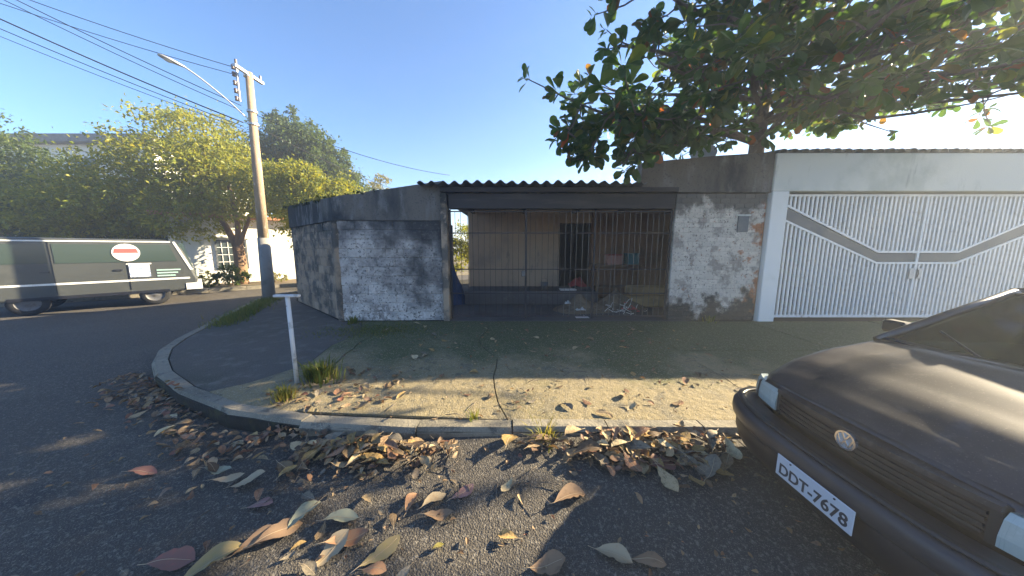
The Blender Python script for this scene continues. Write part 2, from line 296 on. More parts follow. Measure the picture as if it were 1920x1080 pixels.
for i in range(len(cr) - 1):
    a, c = cr[i], cr[i + 1]; tl = (rnd.uniform(-.002, .002), rnd.uniform(-.0015, .0015)); zz = .15 + rnd.uniform(-.003, .003)
    if i in (0, 1):
        slab([(x + gap, y) for x, y in a] + [(x - gap, y) for x, y in c][::-1], zz, M['concrete'], (0, 0))
    else:
        k = 6
        slab([(x + gap, y) for x, y in a[:k + 1]] + [(x - gap, y) for x, y in c[:k + 1]][::-1], zz, M['concrete'], tl)
        slab([(x + gap, y + (.012 if j == 0 else 0)) for j, (x, y) in enumerate(a[k:])] + [(x - gap, y + (.012 if j == 0 else 0)) for j, (x, y) in enumerate(c[k:])][::-1], zz + .003, M['concrete'], tl)
corner = [(x - gap, y) for x, y in cr[0]] + [(-3.62, 6.02), (-6.2, 8.3), (-6.5, 8.6), (-7.0, 9.4), (-7.75, 9.75), (-7.74, 8.95), (-6.62, 6.72), (-5.66, 4.92), (-5.3, 4.38), (-4.85, 3.94), (-4.32, 3.53), (-3.6, 3.12), (-3.3, 2.98)]
jc = [(-3.3, 2.98), (-3.05, 3.2), (-2.75, 3.75), (-2.9, 4.5), (-2.78, 5.2), (-3.2, 6.03)]
slab([(x - gap, y) for x, y in cr[0]][::1] + [(x + gap, y) for x, y in jc[::-1]] + [(-2.75, 2.73)], .152, M['concrete'], (0, 0))
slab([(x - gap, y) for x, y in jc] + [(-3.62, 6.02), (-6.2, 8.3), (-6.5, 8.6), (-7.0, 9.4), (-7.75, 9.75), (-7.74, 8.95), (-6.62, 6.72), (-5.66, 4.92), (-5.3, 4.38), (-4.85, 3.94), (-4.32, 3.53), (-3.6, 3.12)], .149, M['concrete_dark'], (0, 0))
slab([(-1.44, 6.09), (3.34, 6.09), (6.0, 6.5), (6.0, 12), (-4, 12), (-4, 6.6), (-1.44, 6.6)], .147, M['floor'], (0, 0))
slab([(5.6, 6.52), (14, 6.52), (14, 12), (6.1, 12), (6.02, 6.52)], .147, M['floor'], (0, 0))

# kerb blocks
kb = structure('kerb')
path = []
for i in range(len(kerb_pts) - 2):
    a, c = Vector(kerb_pts[i] + (0,)), Vector(kerb_pts[i + 1] + (0,)); n = max(1, round((c - a).length / .85))
    path += [a + (c - a) * k / n for k in range(n)]
path = [p for p in path if p.x < 13 and p.y < 12.5]
for a, c in zip(path[:-1], path[1:]):
    d = (c - a).normalized(); nrm = Vector((d.y, -d.x, 0))     # towards the pavement for this direction of travel
    a2, c2 = a + d * .006, c - d * .006
    wj = rnd.uniform(-.012, .012); zt = .158 + rnd.uniform(-.006, .008)
    segs = []; n = 5
    for k in range(n + 1):
        p = a2 + (c2 - a2) * k / n; j = .007 * mnoise.noise(p * 3.1); jz = .008 * mnoise.noise(p * 4.3 + Vector((9, 0, 0)))
        o = nrm * -(wj + j); inn = nrm * .14
        segs.append([p + o + Vector((0, 0, -.03)), p + o + Vector((0, 0, .115 + jz)), p + o + nrm * .03 + Vector((0, 0, zt + jz)), p + inn + Vector((0, 0, zt + jz * .4 - .004)), p + inn + Vector((0, 0, .10))])
    mb = MB().grid(segs); nn = len(segs[0]); mb.f += [tuple(range(nn)), tuple(range(n * nn, n * nn + nn))[::-1]]
    mb.build('kerb_block', M['kerb'], kb)

# far pavement across the street
fk = [(-60, 2.6), (-25, 2.9), (-21, 3.7), (-18.2, 5.4), (-14.6, 8.5), (-11.7, 11.1), (-9.2, 13.2), (-5, 16.8), (6, 26)]
mb = MB(); mb.prism([(x, y, -.04) for x, y in fk + [(6, 60), (-60, 60)]], (0, 0, .17)); fp = structure('far_pavement')
mb.build('pavement_bed', M['earth'], fp, loc=(0, 0, -.04))
for i in range(len(fk) - 1):
    a, c = Vector(fk[i] + (0,)), Vector(fk[i + 1] + (0,)); n = max(1, round((c - a).length / 1.2)); d = (c - a).normalized(); nr = Vector((-d.y, d.x, 0))
    for k in range(n):
        p, q = a + (c - a) * k / n + d * .01, a + (c - a) * (k + 1) / n - d * .01
        if p.x < -26 or p.x > -3: continue
        MB().prism([p - nr * .03, q - nr * .03, q + nr * .12, p + nr * .12], (0, 0, .15)).build('kerb_block', M['kerb'], fp)

# ------------------------------------------------------------------ block and brick walls
def laid_wall(owner, p0, p1, z0, z1, bl, bh, depth, m, name, joint=.012, proud=.009, jit=.003, hole=None, core_m=None):
    p0, p1 = Vector(p0 + (0,)), Vector(p1 + (0,)); d = (p1 - p0); Ln = d.length; d.normalize(); nout = Vector((d.y, -d.x, 0)); ang = math.atan2(d.y, d.x)
    # mortar core, faces set back from the blocks
    q0, q1 = p0 - nout * proud, p1 - nout * proud; back = -nout * (depth - 2 * proud)
    MB().prism([q0 + Vector((0, 0, z0)), q1 + Vector((0, 0, z0)), q1 + back + Vector((0, 0, z0)), q0 + back + Vector((0, 0, z0))], (0, 0, z1 - z0)).build('mortar', core_m or M['mortar'], owner)
    cache = {}
    def block_mesh(l, var):
        key = (round(l, 3), var)
        if key not in cache:
            mb = MB(); mb.box(0, 0, 0, l, depth, bh - joint, bev=.008); r2 = random.Random(var * 31 + int(l * 1000))
            mb.v = [(x + r2.uniform(-.002, .002), y + r2.uniform(-.002, .002), z + r2.uniform(-.002, .002)) for x, y, z in mb.v]
            cache[key] = mb.mesh(name, m)
        return cache[key]
    nrow = int((z1 - z0) / bh + .5)
    bh_ = (z1 - z0) / nrow; bh = bh_
    for r in range(nrow):
        x = -(bl / 2) * (r % 2)
        while x < Ln - .02:
            a, c = max(x, 0), min(x + bl, Ln); x += bl
            if c - a < .05: continue
            zc = z0 + r * bh
            if hole and hole[0] < (a + c) / 2 < hole[1] and hole[2] < zc + bh / 2 < hole[3]: continue
            loc = p0 + d * (a + joint / 2) + nout * rnd.uniform(-jit, jit) + Vector((0, 0, zc + joint / 2))
            inst(name, block_mesh(c - a - joint, rnd.randrange(4)), owner, loc, (0, 0, ang + rnd.uniform(-.006, .006)))

lw = thing('block_wall', (-2.5, 6.1, .15), 'grey mouldy block wall with rubbed whitewash left of the barred opening', 'wall')
laid_wall(lw, (-3.62, 6.08), (-1.46, 6.14), .15, 2.26, .39, .19, .16, M['whiteblock'], 'block', joint=.012, proud=.012, core_m=M['whiteblock'])
band = MB(); top = lambda x: 2.72 + (x + 3.66) * .145
xsn = [-3.66 + 2.22 * k / 8 for k in range(9)]
fr = [(x, 6.055 + .03 * (x + 3.66)) for x in xsn]
band.add([(x, y, 2.262) for x, y in fr] + [(x, y + .012 * mnoise.noise(Vector((x * 5, 3, 0))), top(x) + .03 * mnoise.noise(Vector((x * 4, 0, 0)))) for x, y in fr] + [(x, y + .22, 2.262) for x, y in fr] + [(x, y + .22, top(x)) for x, y in fr],
         [q for k in range(8) for q in ((k, k + 1, 10 + k, 9 + k), (9 + k, 10 + k, 28 + k, 27 + k), (18 + k, 27 + k, 28 + k, 19 + k), (k, 18 + k, 19 + k, k + 1))] + [(0, 9, 27, 18), (8, 26, 35, 17)])
band.build('cement_band', M['band_dark'], lw)
MB().prism([(-1.44, 6.06, .15), (-1.20, 6.06, .15), (-1.20, 6.3, .15), (-1.44, 6.3, .15)], (0, 0, .001)).build('sill', M['floor'], lw)
MB().box(-1.455, 6.05, .15, -1.33, 6.33, 2.80, bev=.01).build('gate_jamb', M['dirtyblock'], lw)

cw = thing('corner_wall', (-4.9, 7.2, .15), 'dirty brown chamfered corner wall with black mould along its top', 'wall')
laid_wall(cw, (-6.26, 8.39), (-3.66, 6.10), .15, 2.26, .39, .19, .16, M['dirtyblock'], 'block', joint=.012, proud=.012, core_m=M['dirtyblock'])
d = Vector((-6.26 + 3.66, 8.39 - 6.10, 0)).normalized(); nb = Vector((d.y, -d.x, 0)) * -1
a, c = Vector((-3.675, 6.075, 2.262)), Vector((-6.29, 8.37, 2.262)); nb = Vector((.66, .75, 0))
mb = MB(); mb.add([a, c, c + nb * .2, a + nb * .2, a + Vector((0, 0, .455)), c + Vector((0, 0, .60)), c + nb * .2 + Vector((0, 0, .60)), a + nb * .2 + Vector((0, 0, .455))], [(0, 3, 2, 1), (4, 5, 6, 7), (0, 1, 5, 4), (1, 2, 6, 5), (2, 3, 7, 6), (3, 0, 4, 7)])
mb.build('cement_band', M['band_dark'], cw)
rows = []
for k in range(15):
    z = .145 + k * 2.125 / 14; r_ = .085 + .014 * mnoise.noise(Vector((1, 2, z * 2.3)))
    rows.append([(-3.655 + r_ * math.cos(2 * math.pi * q / 14) * (1 + .12 * mnoise.noise(Vector((q, z * 3, 4)))), 6.135 + r_ * math.sin(2 * math.pi * q / 14), z) for q in range(14)])
MB().grid(rows, closed=True).build('corner_render', M['dirtyblock'], cw, smooth=True)
MB().prism([(-6.27, 8.40, .15), (-6.10, 8.52, .15), (-2.5, 12.5, .15), (-2.66, 12.6, .15)], (0, 0, 2.5)).build('back_length', M['dirtyblock'], cw)

# house with the open barred front
hs = thing('house', (1, 9, .15), 'dark single-storey house behind rusty bars with beige inner wall', 'house')
MB().box(-1.33, 9.0, .15, 1.45, 9.16, 3.0).build('inner_wall', M['beige'], hs)
MB().box(2.42, 9.0, .15, 6.0, 9.16, 3.0).build('stained_wall', M['brownwall'], hs)
MB().box(1.45, 9.0, 2.45, 2.42, 9.16, 3.0).build('door_head', M['beige'], hs)
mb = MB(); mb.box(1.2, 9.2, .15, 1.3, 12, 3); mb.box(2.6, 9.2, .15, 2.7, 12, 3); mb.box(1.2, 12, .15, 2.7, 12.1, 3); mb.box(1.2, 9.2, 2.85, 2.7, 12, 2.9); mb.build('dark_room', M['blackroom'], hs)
MB().box(1.47, 9.03, .5, 1.53, 9.12, 2.45).build('door_frame', M['wood_dark'], hs)
MB().box(-1.33, 9.17, .15, -1.17, 13, 3.0).build('side_wall', M['beige'], hs)
MB().box(-1.2, 12.9, .15, 6.0, 13.06, 3.0).build('rear_wall', M['beige'], hs)
MB().box(5.02, 6.5, .15, 5.16, 12.9, 3.0).build('party_wall', M['brownwall'], hs)
MB().box(-1.31, 7.9, .15, 2.35, 8.98, .52, bev=.015).build('porch_step', M['floor'], hs)
bmt = MB(); bmt.box(-1.30, 6.12, 2.50, 3.34, 6.30, 2.80, bev=.008); bmt.build('beam', M['wood_dark'], hs)
for x in (-1.2, .3, 1.8, 3.2, 4.6): MB().box(x, 6.32, 2.72, x + .07, 12.8, 2.85).build('rafter', M['wood_dark'], hs)
# corrugated sheets, each its own part, front edge overhanging towards the street
def sheet(x0, x1, y0, y1, za, zb, wav=.222, amp=.034, th=.008):
    n = int((x1 - x0) / wav * 8); rows = []
    for j, (y, z) in enumerate(((y0, za), ((y0 + y1) / 2, (za + zb) / 2), (y1, zb))):
        up = [(x0 + (x1 - x0) * k / n, y, z + amp * math.cos(2 * math.pi * (x0 + (x1 - x0) * k / n) / wav)) for k in range(n + 1)]
        rows.append(up + [(x, y, z - th) for x, y, z in up[::-1]])
    mb = MB().grid(rows, closed=True); mb.f += [(k, k + 1, 2 * n - k, 2 * n + 1 - k) for k in range(n)]
    return mb
for k in range(6):
    x0 = -1.84 + k * .888
    mb = sheet(x0, x0 + .9, (5.82 if k < 5 else 6.36) + rnd.uniform(-.01, .01), 13.2, 2.955 + .004 * (k % 2) * 3, 3.03 + .012 * (k % 2)); mb.build('roof_sheet', M['sheet'], hs)
for x0 in (3.44, 4.30): sheet(x0, x0 + .9, 6.34, 13.2, 2.99, 3.05).build('roof_sheet', M['sheet'], hs)
MB().box(-1.45, 6.02, 2.815, 3.34, 6.09, 2.905, bev=.006).build('purlin', M['wood_dark'], hs)

# the bricked pier right of the opening
pw = thing('brick_pier', (4.3, 6.2, .15), 'whitewashed brick wall pier with orange bricks showing beside the white gate pillar', 'wall')
laid_wall(pw, (3.36, 6.13), (5.22, 6.13), .15, 2.80, .20, .098, .15, M['brick'], 'brick', joint=.010, proud=.009, jit=.004, core_m=M['brick'], hole=(1.28, 1.54, 2.02, 2.36))
fr = [(3.30, 3.0), (3.30, 2.805)]
mb = MB(); mb.prism([(2.60, 6.08, 2.815), (5.235, 6.08, 2.815), (5.235, 6.08, 3.585), (4.1, 6.08, 3.52), (2.60, 6.08, 3.385)], (0, .24, 0)); mb.build('cement_band', M['band_dark'], pw)
mb = MB(); mb.box(4.66, 6.115, 2.03, 4.88, 6.15, 2.35, bev=.006); mb.build('meter_door', M['gate_grey'], pw)
mb = MB(); mb.box(4.62, 6.122, 2.352, 4.92, 6.16, 2.385, bev=.004); mb.build('meter_lintel', M['white_grey'], pw)

# neighbour's garage front
nb_ = thing('neighbour_house', (8, 6.3, .15), 'white painted garage front with leaf-shaded lintel over the white barred gate', 'house')
MB().box(5.24, 6.04, .13, 5.58, 6.42, 2.83, bev=.012).build('pillar', M['white'], nb_)
MB().box(11.62, 6.04, .13, 11.98, 6.42, 2.83, bev=.012).build('pillar', M['white'], nb_)
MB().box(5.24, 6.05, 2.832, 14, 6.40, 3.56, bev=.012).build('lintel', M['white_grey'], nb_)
MB().box(11.982, 6.10, .13, 14, 6.35, 2.83).build('wall', M['white'], nb_)
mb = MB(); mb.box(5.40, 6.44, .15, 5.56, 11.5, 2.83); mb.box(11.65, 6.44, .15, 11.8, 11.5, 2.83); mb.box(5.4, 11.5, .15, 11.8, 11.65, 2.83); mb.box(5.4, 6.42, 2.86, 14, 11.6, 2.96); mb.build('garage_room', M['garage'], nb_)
tl = MB()
rw = []
for j in range(2):
    rw.append([(.09 * math.cos(math.pi * k / 8), j * .42, .075 * math.sin(math.pi * k / 8)) for k in range(9)] + [(.075 * math.cos(math.pi * k / 8), j * .42, .06 * math.sin(math.pi * k / 8)) for k in range(8, -1, -1)])
tl.grid(rw, closed=True); tl.f += [(k, k + 1, 16 - k, 17 - k) for k in range(8)]
tm = tl.mesh('roof_tile', M['tile_grey'])
for k in range(40): inst('roof_tile', tm, nb_, (5.35 + k * .21, 6.02 + rnd.uniform(-.015, .015), 3.562 + rnd.uniform(-.004, .006)), (R(9), 0, rnd.uniform(-.03, .03)))

# white gate
gt = thing('gate', (8.0, 6.2, .2), 'white barred driveway gate with a grey chevron band', 'gate')
GX0, GX1, GC = 5.60, 11.60, 8.6
def zu(x): return 2.62 - (min(abs(x - GX0), abs(GX1 - x), 2.15)) * (1.0 / 2.15)
def zl(x): return 2.31 - (min(abs(x - GX0), abs(GX1 - x), 2.15)) * (.925 / 2.15)
ky = 6.21
kx = [GX0, GX0 + 2.15, GX1 - 2.15, GX1]
mb = MB(); mb.prism([(x, ky, zu(x) - .03) for x in kx] + [(x, ky, zl(x) + .03) for x in kx[::-1]], (0, .03, 0)); mb.build('chevron_band', M['gate_grey'], gt)
for fz, s in ((zu, 1), (zl, -1)):
    mb = MB(); mb.prism([(x, ky - .015, fz(x) + .022) for x in kx] + [(x, ky - .015, fz(x) - .022) for x in kx[::-1]], (0, .06, 0)); mb.build('band_edge', M['gate_white'], gt)
MB().box(GX0, ky - .015, .20, GX1, ky + .045, .255).build('rail', M['gate_white'], gt)
MB().box(GX0, ky - .015, 2.755, GX1, ky + .045, 2.80).build('rail', M['gate_white'], gt)
for x in (GX0, GC - .03, GX1 - .05): MB().box(x, ky - .02, .256, x + .05, ky + .05, 2.754).build('stile', M['gate_white'], gt)
n = 66
for k in range(1, n):
    x = GX0 + (GX1 - GX0) * k / n
    if abs(x - GC) < .06: continue
    MB().box(x - .021, ky - .004, .255, x + .021, ky + .03, zl(x) - .012).build('bar', M['gate_white'], gt)
    if 2.75 - zu(x) > .07: MB().box(x - .021, ky - .004, zu(x) + .012, x + .021, ky + .03, 2.756).build('bar', M['gate_white'], gt)

for x in (GC - .13, GC + .03): MB().box(x, ky - .035, 1.05, x + .10, ky - .016, 1.27, bev=.004).build('lock_plate', M['galv'], gt)
MB().tube([(GC + .02, ky - .05, 1.08), (GC + .02, ky - .06, 1.16), (GC + .02, ky - .05, 1.24)], .008, 6).build('pull_handle', M['iron_dark'], gt)
for z in (.55, 1.5, 2.45):
    for x in (GX0 - .012, GX1 + .012): MB().tube([(x, ky - .02, z), (x, ky - .02, z + .12)], .014, 8).build('hinge', M['iron_dark'], gt)
# thin iron gates across the open front
ig = thing('iron_gate', (1, 6.2, .15), 'thin rusty iron bar gate closing the dark open front of the house', 'gate')
gy = 6.2
for z in (.22, .72, 1.24, 2.0, 2.44): MB().box(-1.32, gy - .010, z, 3.33, gy + .010, z + .022).build('rail', M['iron_dark'], ig)
for x in (-1.31, .28, 1.72, 3.30): MB().box(x, gy - .02, .18, x + .035, gy + .02, 2.49).build('stile', M['iron_dark'], ig)
for k in range(1, 38):
    x = -1.31 + k * 4.62 / 38 + rnd.uniform(-.012, .012); lean = rnd.uniform(-.015, .015); rr = .005
    MB().tube([(x, gy, .225), (x + lean, gy + rnd.uniform(-.01, .01), 1.25), (x + lean * .5, gy, 2.45)], rr, 6).build('bar', M['iron_light'] if x > 1.05 else M['iron_dark'], ig)
MB().box(.20, gy - .05, 1.10, .28, gy + .03, 1.22, bev=.005).build('lock', M['iron_light'], ig)

# things inside the yard
def heap(name, c, r, h, m, label, cat, seed=0, n=14):
    rows = []
    for i in range(n // 2 + 1):
        t = i / (n // 2); row = []
        for k in range(n * 2):
            a = 2 * math.pi * k / (n * 2); q = 1 + .28 * mnoise.noise(Vector((math.cos(a) * 1.4, math.sin(a) * 1.4, seed + t)))
            row.append((c[0] + r[0] * t * q * math.cos(a), c[1] + r[1] * t * q * math.sin(a), c[2] + h * (1 - t) ** 1.2 * (1 + .35 * mnoise.noise(Vector((math.cos(a) * 2 * t, math.sin(a) * 2 * t, seed * 3)))) - (.01 if t == 1 else 0)))
        rows.append(row)
    return tag(MB().grid(rows, closed=True).build(name, m, smooth=True), label, cat)
heap('earth_heap', (1.75, 7.25, .147), (.75, .6), .42, M['rubble'], 'low brown heap of earth and rubble inside the barred yard', 'heap', 3)
heap('earth_heap', (2.75, 7.6, .147), (.7, .5), .5, M['rubble'], 'dark earth heap below the cluttered bench in the yard', 'heap', 8)
heap('tarpaulin', (-1.72, 8.3, .147), (.55, .5), 1.25, M['tarp'], 'blue tarpaulin heaped beside the gap at the left end of the bars', 'tarpaulin', 5)
t = thing('workbench', (2.95, 8.5, .147), 'old wooden workbench against the stained brown wall behind the bars', 'bench')
MB().box(2.35, 8.2, 1.18, 3.75, 8.85, 1.23, bev=.006).build('top', M['wood'], t)
for x in (2.4, 3.64):
    for y in (8.25, 8.74): MB().box(x, y, .147, x + .07, y + .07, 1.18).build('leg', M['wood'], t)
MB().box(2.4, 8.27, .55, 3.7, 8.80, .58).build('shelf', M['wood'], t)
def boxthing(name, x0, y0, z0, x1, y1, z1, m, label, cat, lidm=None):
    e = thing(name, ((x0 + x1) / 2, (y0 + y1) / 2, z0), label, cat)
    MB().box(x0, y0, z0, x1, y1, z1 - .03, bev=.008).build('body', m, e); MB().box(x0 - .012, y0 - .012, z1 - .03, x1 + .012, y1 + .012, z1, bev=.006).build('lid', lidm or m, e)
    return e
boxthing('storage_box', 2.72, 8.3, 1.232, 3.14, 8.62, 1.52, M['pink'], 'faded pink box with red lid edge on the workbench', 'box', M['redcloth'])
boxthing('crate', 3.3, 8.3, 1.232, 3.62, 8.6, 1.55, M['teal'], 'teal plastic crate at the right end of the workbench', 'crate')
def rag(c, sx, sy, h, m, label, seed, name='rag', yaw=0):
    rows = []
    for i in range(7):
        row = []
        for j in range(7):
            u, v = i / 6 - .5, j / 6 - .5; z = h * (.35 + .9 * mnoise.noise(Vector((u * 3 + seed, v * 3, seed)))) * (1 - 2.2 * max(abs(u), abs(v)) ** 2 * 1.6)
            x, y = u * sx, v * sy; row.append((c[0] + x * math.cos(yaw) - y * math.sin(yaw), c[1] + x * math.sin(yaw) + y * math.cos(yaw), c[2] + max(.004, z)))
        rows.append(row)
    return tag(MB().grid(rows).build(name, m, smooth=True), label, 'rag')
rag((1.36, 7.0, .34), .14, .1, .30, M['cloth'], 'dirty white rag hung upright on the earth heap', 1)
rag((1.62, 6.72, .25), .24, .14, .12, M['cloth'], 'small white rag lying flat at the foot of the earth heap', 4)
rag((1.58, 6.42, .149), .3, .2, .06, M['paper'], 'crumpled pale paper just inside the bars', 6, 'paper_scrap')
rag((1.9, 8.4, .6), .5, .4, .5, M['redcloth'], 'dark red cloth bundled in front of the dark doorway', 9)
MB().box(1.75, 8.2, .147, 2.25, 8.6, .6, bev=.02).build('wooden_box', M['wood_dark']); tag(bpy.data.objects['wooden_box'], 'dark wooden box under the red cloth bundle', 'box')
e = thing('old_mattress', (3.6, 7.7, .147), 'tan foam mattress folded on the ground behind the brick pier', 'mattress')
MB().box(3.1, 7.5, .147, 4.5, 8.1, .42, bev=.05).build('pad', M['tan'], e); MB().box(3.15, 7.75, .425, 4.5, 8.1, .68, bev=.05).build('pad', M['tan'], e)
mb = MB()
for k in range(26):
    p = Vector((2.72 + rnd.gauss(0, .26), 7.0 + rnd.gauss(0, .18), .16 + abs(rnd.gauss(0, .08)))); q = p + uvec() * rnd.uniform(.08, .3); q.z = max(.155, q.z); mb.tube([p, (p + q) / 2 + uvec() * .02, q], .008, 5)
o = mb.build('twig_heap', M['paper']); tag(o, 'tangle of pale sticks and scraps on the yard floor right of the earth heap', 'scrap heap')
mb = MB()
for k in range(9):
    p = Vector((2.9 + rnd.gauss(0, .13), 6.9 + rnd.gauss(0, .1), .18 + abs(rnd.gauss(0, .06)))); mb.box(p.x, p.y, p.z, p.x + rnd.uniform(.03, .1), p.y + .04, p.z + .02)
tag(mb.build('red_scraps', M['scrap_red']), 'small red scraps lying among the pale sticks', 'scraps', kind='stuff')
e = thing('bucket', (.92, 8.15, .522), 'small dark bucket on the porch step beside the doorway', 'bucket')
rw = [[(.92 + r * math.cos(2 * math.pi * k / 16), 8.2 + r * math.sin(2 * math.pi * k / 16), z) for k in range(16)] for r, z in ((.001, .524), (.09, .524), (.115, .74), (.105, .74), (.085, .54))]
MB().grid(rw, closed=True).build('pail', M['iron_light'], e, smooth=True); MB().tube([(.82, 8.2, .73), (.85, 8.2, .83), (.92, 8.2, .86), (.99, 8.2, .83), (1.02, 8.2, .73)], .004, 5).build('handle', M['iron_dark'], e)
tag(MB().box(1.35, 8.02, .522, 1.8, 8.3, .56, bev=.006).build('board', M['paper']), 'pale board lying on the porch step below the doorway', 'board')

# satellite dish on the parapet
e = thing('satellite_dish', (4.45, 7.4, 2.96), 'small grey satellite dish showing above the dark parapet', 'satellite dish')
dc = Vector((4.62, 7.4, 3.93)); dn = Vector((-.4, -.75, .52)).normalized(); da = dn.cross(Vector((0, 0, 1))).normalized(); db = da.cross(dn)
rw = [[dc + dn * (.9 * r * r) + (da * math.cos(2 * math.pi * k / 20) + db * math.sin(2 * math.pi * k / 20)) * r for k in range(20)] for r in (.001, .1, .2, .28)] 
rw += [[p - dn * .012 for p in r] for r in rw[::-1]]
MB().grid(rw, closed=True).build('reflector', M['galv'], e, smooth=True); MB().tube([dc - dn * .02, (4.62, 7.45, 3.7), (4.62, 7.45, 2.96)], .02, 8).build('mast', M['galv'], e)

# ------------------------------------------------------------------ white T-shaped post
t = thing('tee_post', (-2.47, 3.16, .15), 'short white T-shaped pipe post on the pavement corner', 'post')
MB().tube([(-2.47, 3.16, .14), (-2.475, 3.16, 1.165)], .022, 12).build('pipe', M['postwhite'], t, smooth=True)
MB().box(-2.62, 3.135, 1.166, -2.34, 3.185, 1.192, bev=.005).build('cross_plate', M['postwhite'], t)
MB().box(-2.57, 3.06, .14, -2.37, 3.26, .158, bev=.006).build('footing', M['kerb'], t)

# ------------------------------------------------------------------ utility pole, street lamp, wires
PX, PY = -7.50, 8.85
t = thing('utility_pole', (PX, PY, .12), 'tall weathered utility pole with insulators at the street corner', 'utility pole')
MB().tube([(PX, PY, .0), (PX + .04, PY, 2.0)], [.165, .15], 14).build('pole_foot', M['pole_base'], t, smooth=True)
MB().tube([(PX + .04, PY, 2.002), (PX + .10, PY, 4.6), (PX + .16, PY, 6.55)], [.135, .105, .082], 14).build('shaft', M['pole'], t, smooth=True)
for z in (6.42, 5.50, 5.16): MB().tube([(PX + .13, PY, z), (PX + .13, PY, z + .05)], .105 if z > 6 else .125, 14).build('clamp', M['galv'], t)
MB().box(PX - .06, PY - .18, 5.72, PX - .02, PY - .13, 6.62).build('insulator_rack', M['galv'], t)
for z in (5.78, 5.98, 6.18, 6.40, 6.58):
    rw = [[(PX - .09 + r * math.cos(2 * math.pi * k / 10), PY - .2 + r * math.sin(2 * math.pi * k / 10), z + h) for k in range(10)] for r, h in ((.001, -.05), (.045, -.05), (.03, -.01), (.045, .03), (.03, .06), (.001, .06))]
    MB().grid(rw, closed=True).build('insulator', M['porcelain'], t, smooth=True)
MB().box(PX + .12, PY - .45, 6.46, PX + .20, PY + .45, 6.53).build('cross_arm', M['galv'], t)
for y in (-.38, .38): MB().tube([(PX + .16, PY + y, 6.53), (PX + .16, PY + y, 6.66)], .03, 8).build('pin_insulator', M['porcelain'], t)
e = thing('street_lamp', (PX, PY, 5.4), 'street lamp on a long curved arm bolted to the utility pole', 'street lamp')
ap = smooth_path([(PX + .02, PY - .13, 5.35), (PX - .22, PY - .35, 5.68), (PX - .50, PY - .72, 6.02), (PX - .66, PY - .95, 6.17)], 4)
MB().tube(ap, .018, 8).build('arm', M['galv'], e, smooth=True)
hd = Vector((-.55, -.83, .18)).normalized(); h0 = Vector((PX - .65, PY - .93, 6.165)); ha = hd.cross(Vector((0, 0, 1))).normalized(); hb = ha.cross(hd)
rw = [[h0 + hd * l + ha * w * math.cos(2 * math.pi * k / 12) + hb * hh * math.sin(2 * math.pi * k / 12) for k in range(12)] for l, w, hh in ((-.02, .022, .022), (.1, .05, .035), (.22, .085, .042), (.36, .085, .036), (.43, .05, .022), (.44, .001, .001))]
MB().grid(rw, closed=True).build('lamp_head', M['galv'], e, smooth=True)
rw = [[h0 + hd * (.27 + l) - hb * (.032 + d) + ha * w * math.cos(2 * math.pi * k / 12) + hd * w * 1.5 * math.sin(2 * math.pi * k / 12) for k in range(12)] for l, d, w in ((0, 0, .06), (0, .025, .04), (0, .03, .001))]
MB().grid(rw, closed=True).build('lens', M['lens'], e, smooth=True)

def wire(p, q, sag, r, label, n=18):
    p, q = Vector(p), Vector(q); pts = [p + (q - p) * (k / n) - Vector((0, 0, sag * 4 * (k / n) * (1 - k / n))) for k in range(n + 1)]
    o = MB().tube(pts, r, 5).build('cable', M['cable'], smooth=True); tag(o, label, 'cable', 'overhead cables'); return o
def far(p, q, f=4.5): p, q = Vector(p), Vector(q); return p + (q - p) * f
specs = [((PX - .09, PY - .2, 6.58), (-9.49, 8.0, 7.12), .012, 'topmost thin cable running left from the top insulator'),
         ((PX - .09, PY - .2, 6.40), (-9.55, 8.0, 6.9), .011, 'second cable from the top insulator rack running left'),
         ((PX - .02, PY - .16, 5.62), (-9.58, 8.0, 6.67), .014, 'upper of the two middle cables left of the pole'),
         ((PX - .02, PY - .16, 5.48), (-9.60, 8.0, 6.54), .012, 'lower of the two middle cables left of the pole'),
         ((PX - .02, PY - .16, 5.18), (-9.66, 8.0, 6.18), .022, 'thick bundled telephone cable running left from the pole'),
         ((PX - .02, PY - .16, 5.08), (-9.69, 8.0, 6.03), .013, 'thin cable just under the thick telephone bundle'),
         ((PX - .02, PY - .16, 5.0), (-9.71, 8.0, 5.91), .010, 'lowest thin cable running left from the pole')]
for p, q, r, lb in specs: wire(p, far(p, q), .25, r * .72, lb, 26)
wire((PX + .1, PY, 5.5), (-2.5, 12.2, 4.6), .25, .009, 'thin service cable dropping right from the pole towards the trees')
wire((PX + .1, PY, 5.2), (-4.0, 16, 4.2), .3, .009, 'lower service cable dropping right from the pole')

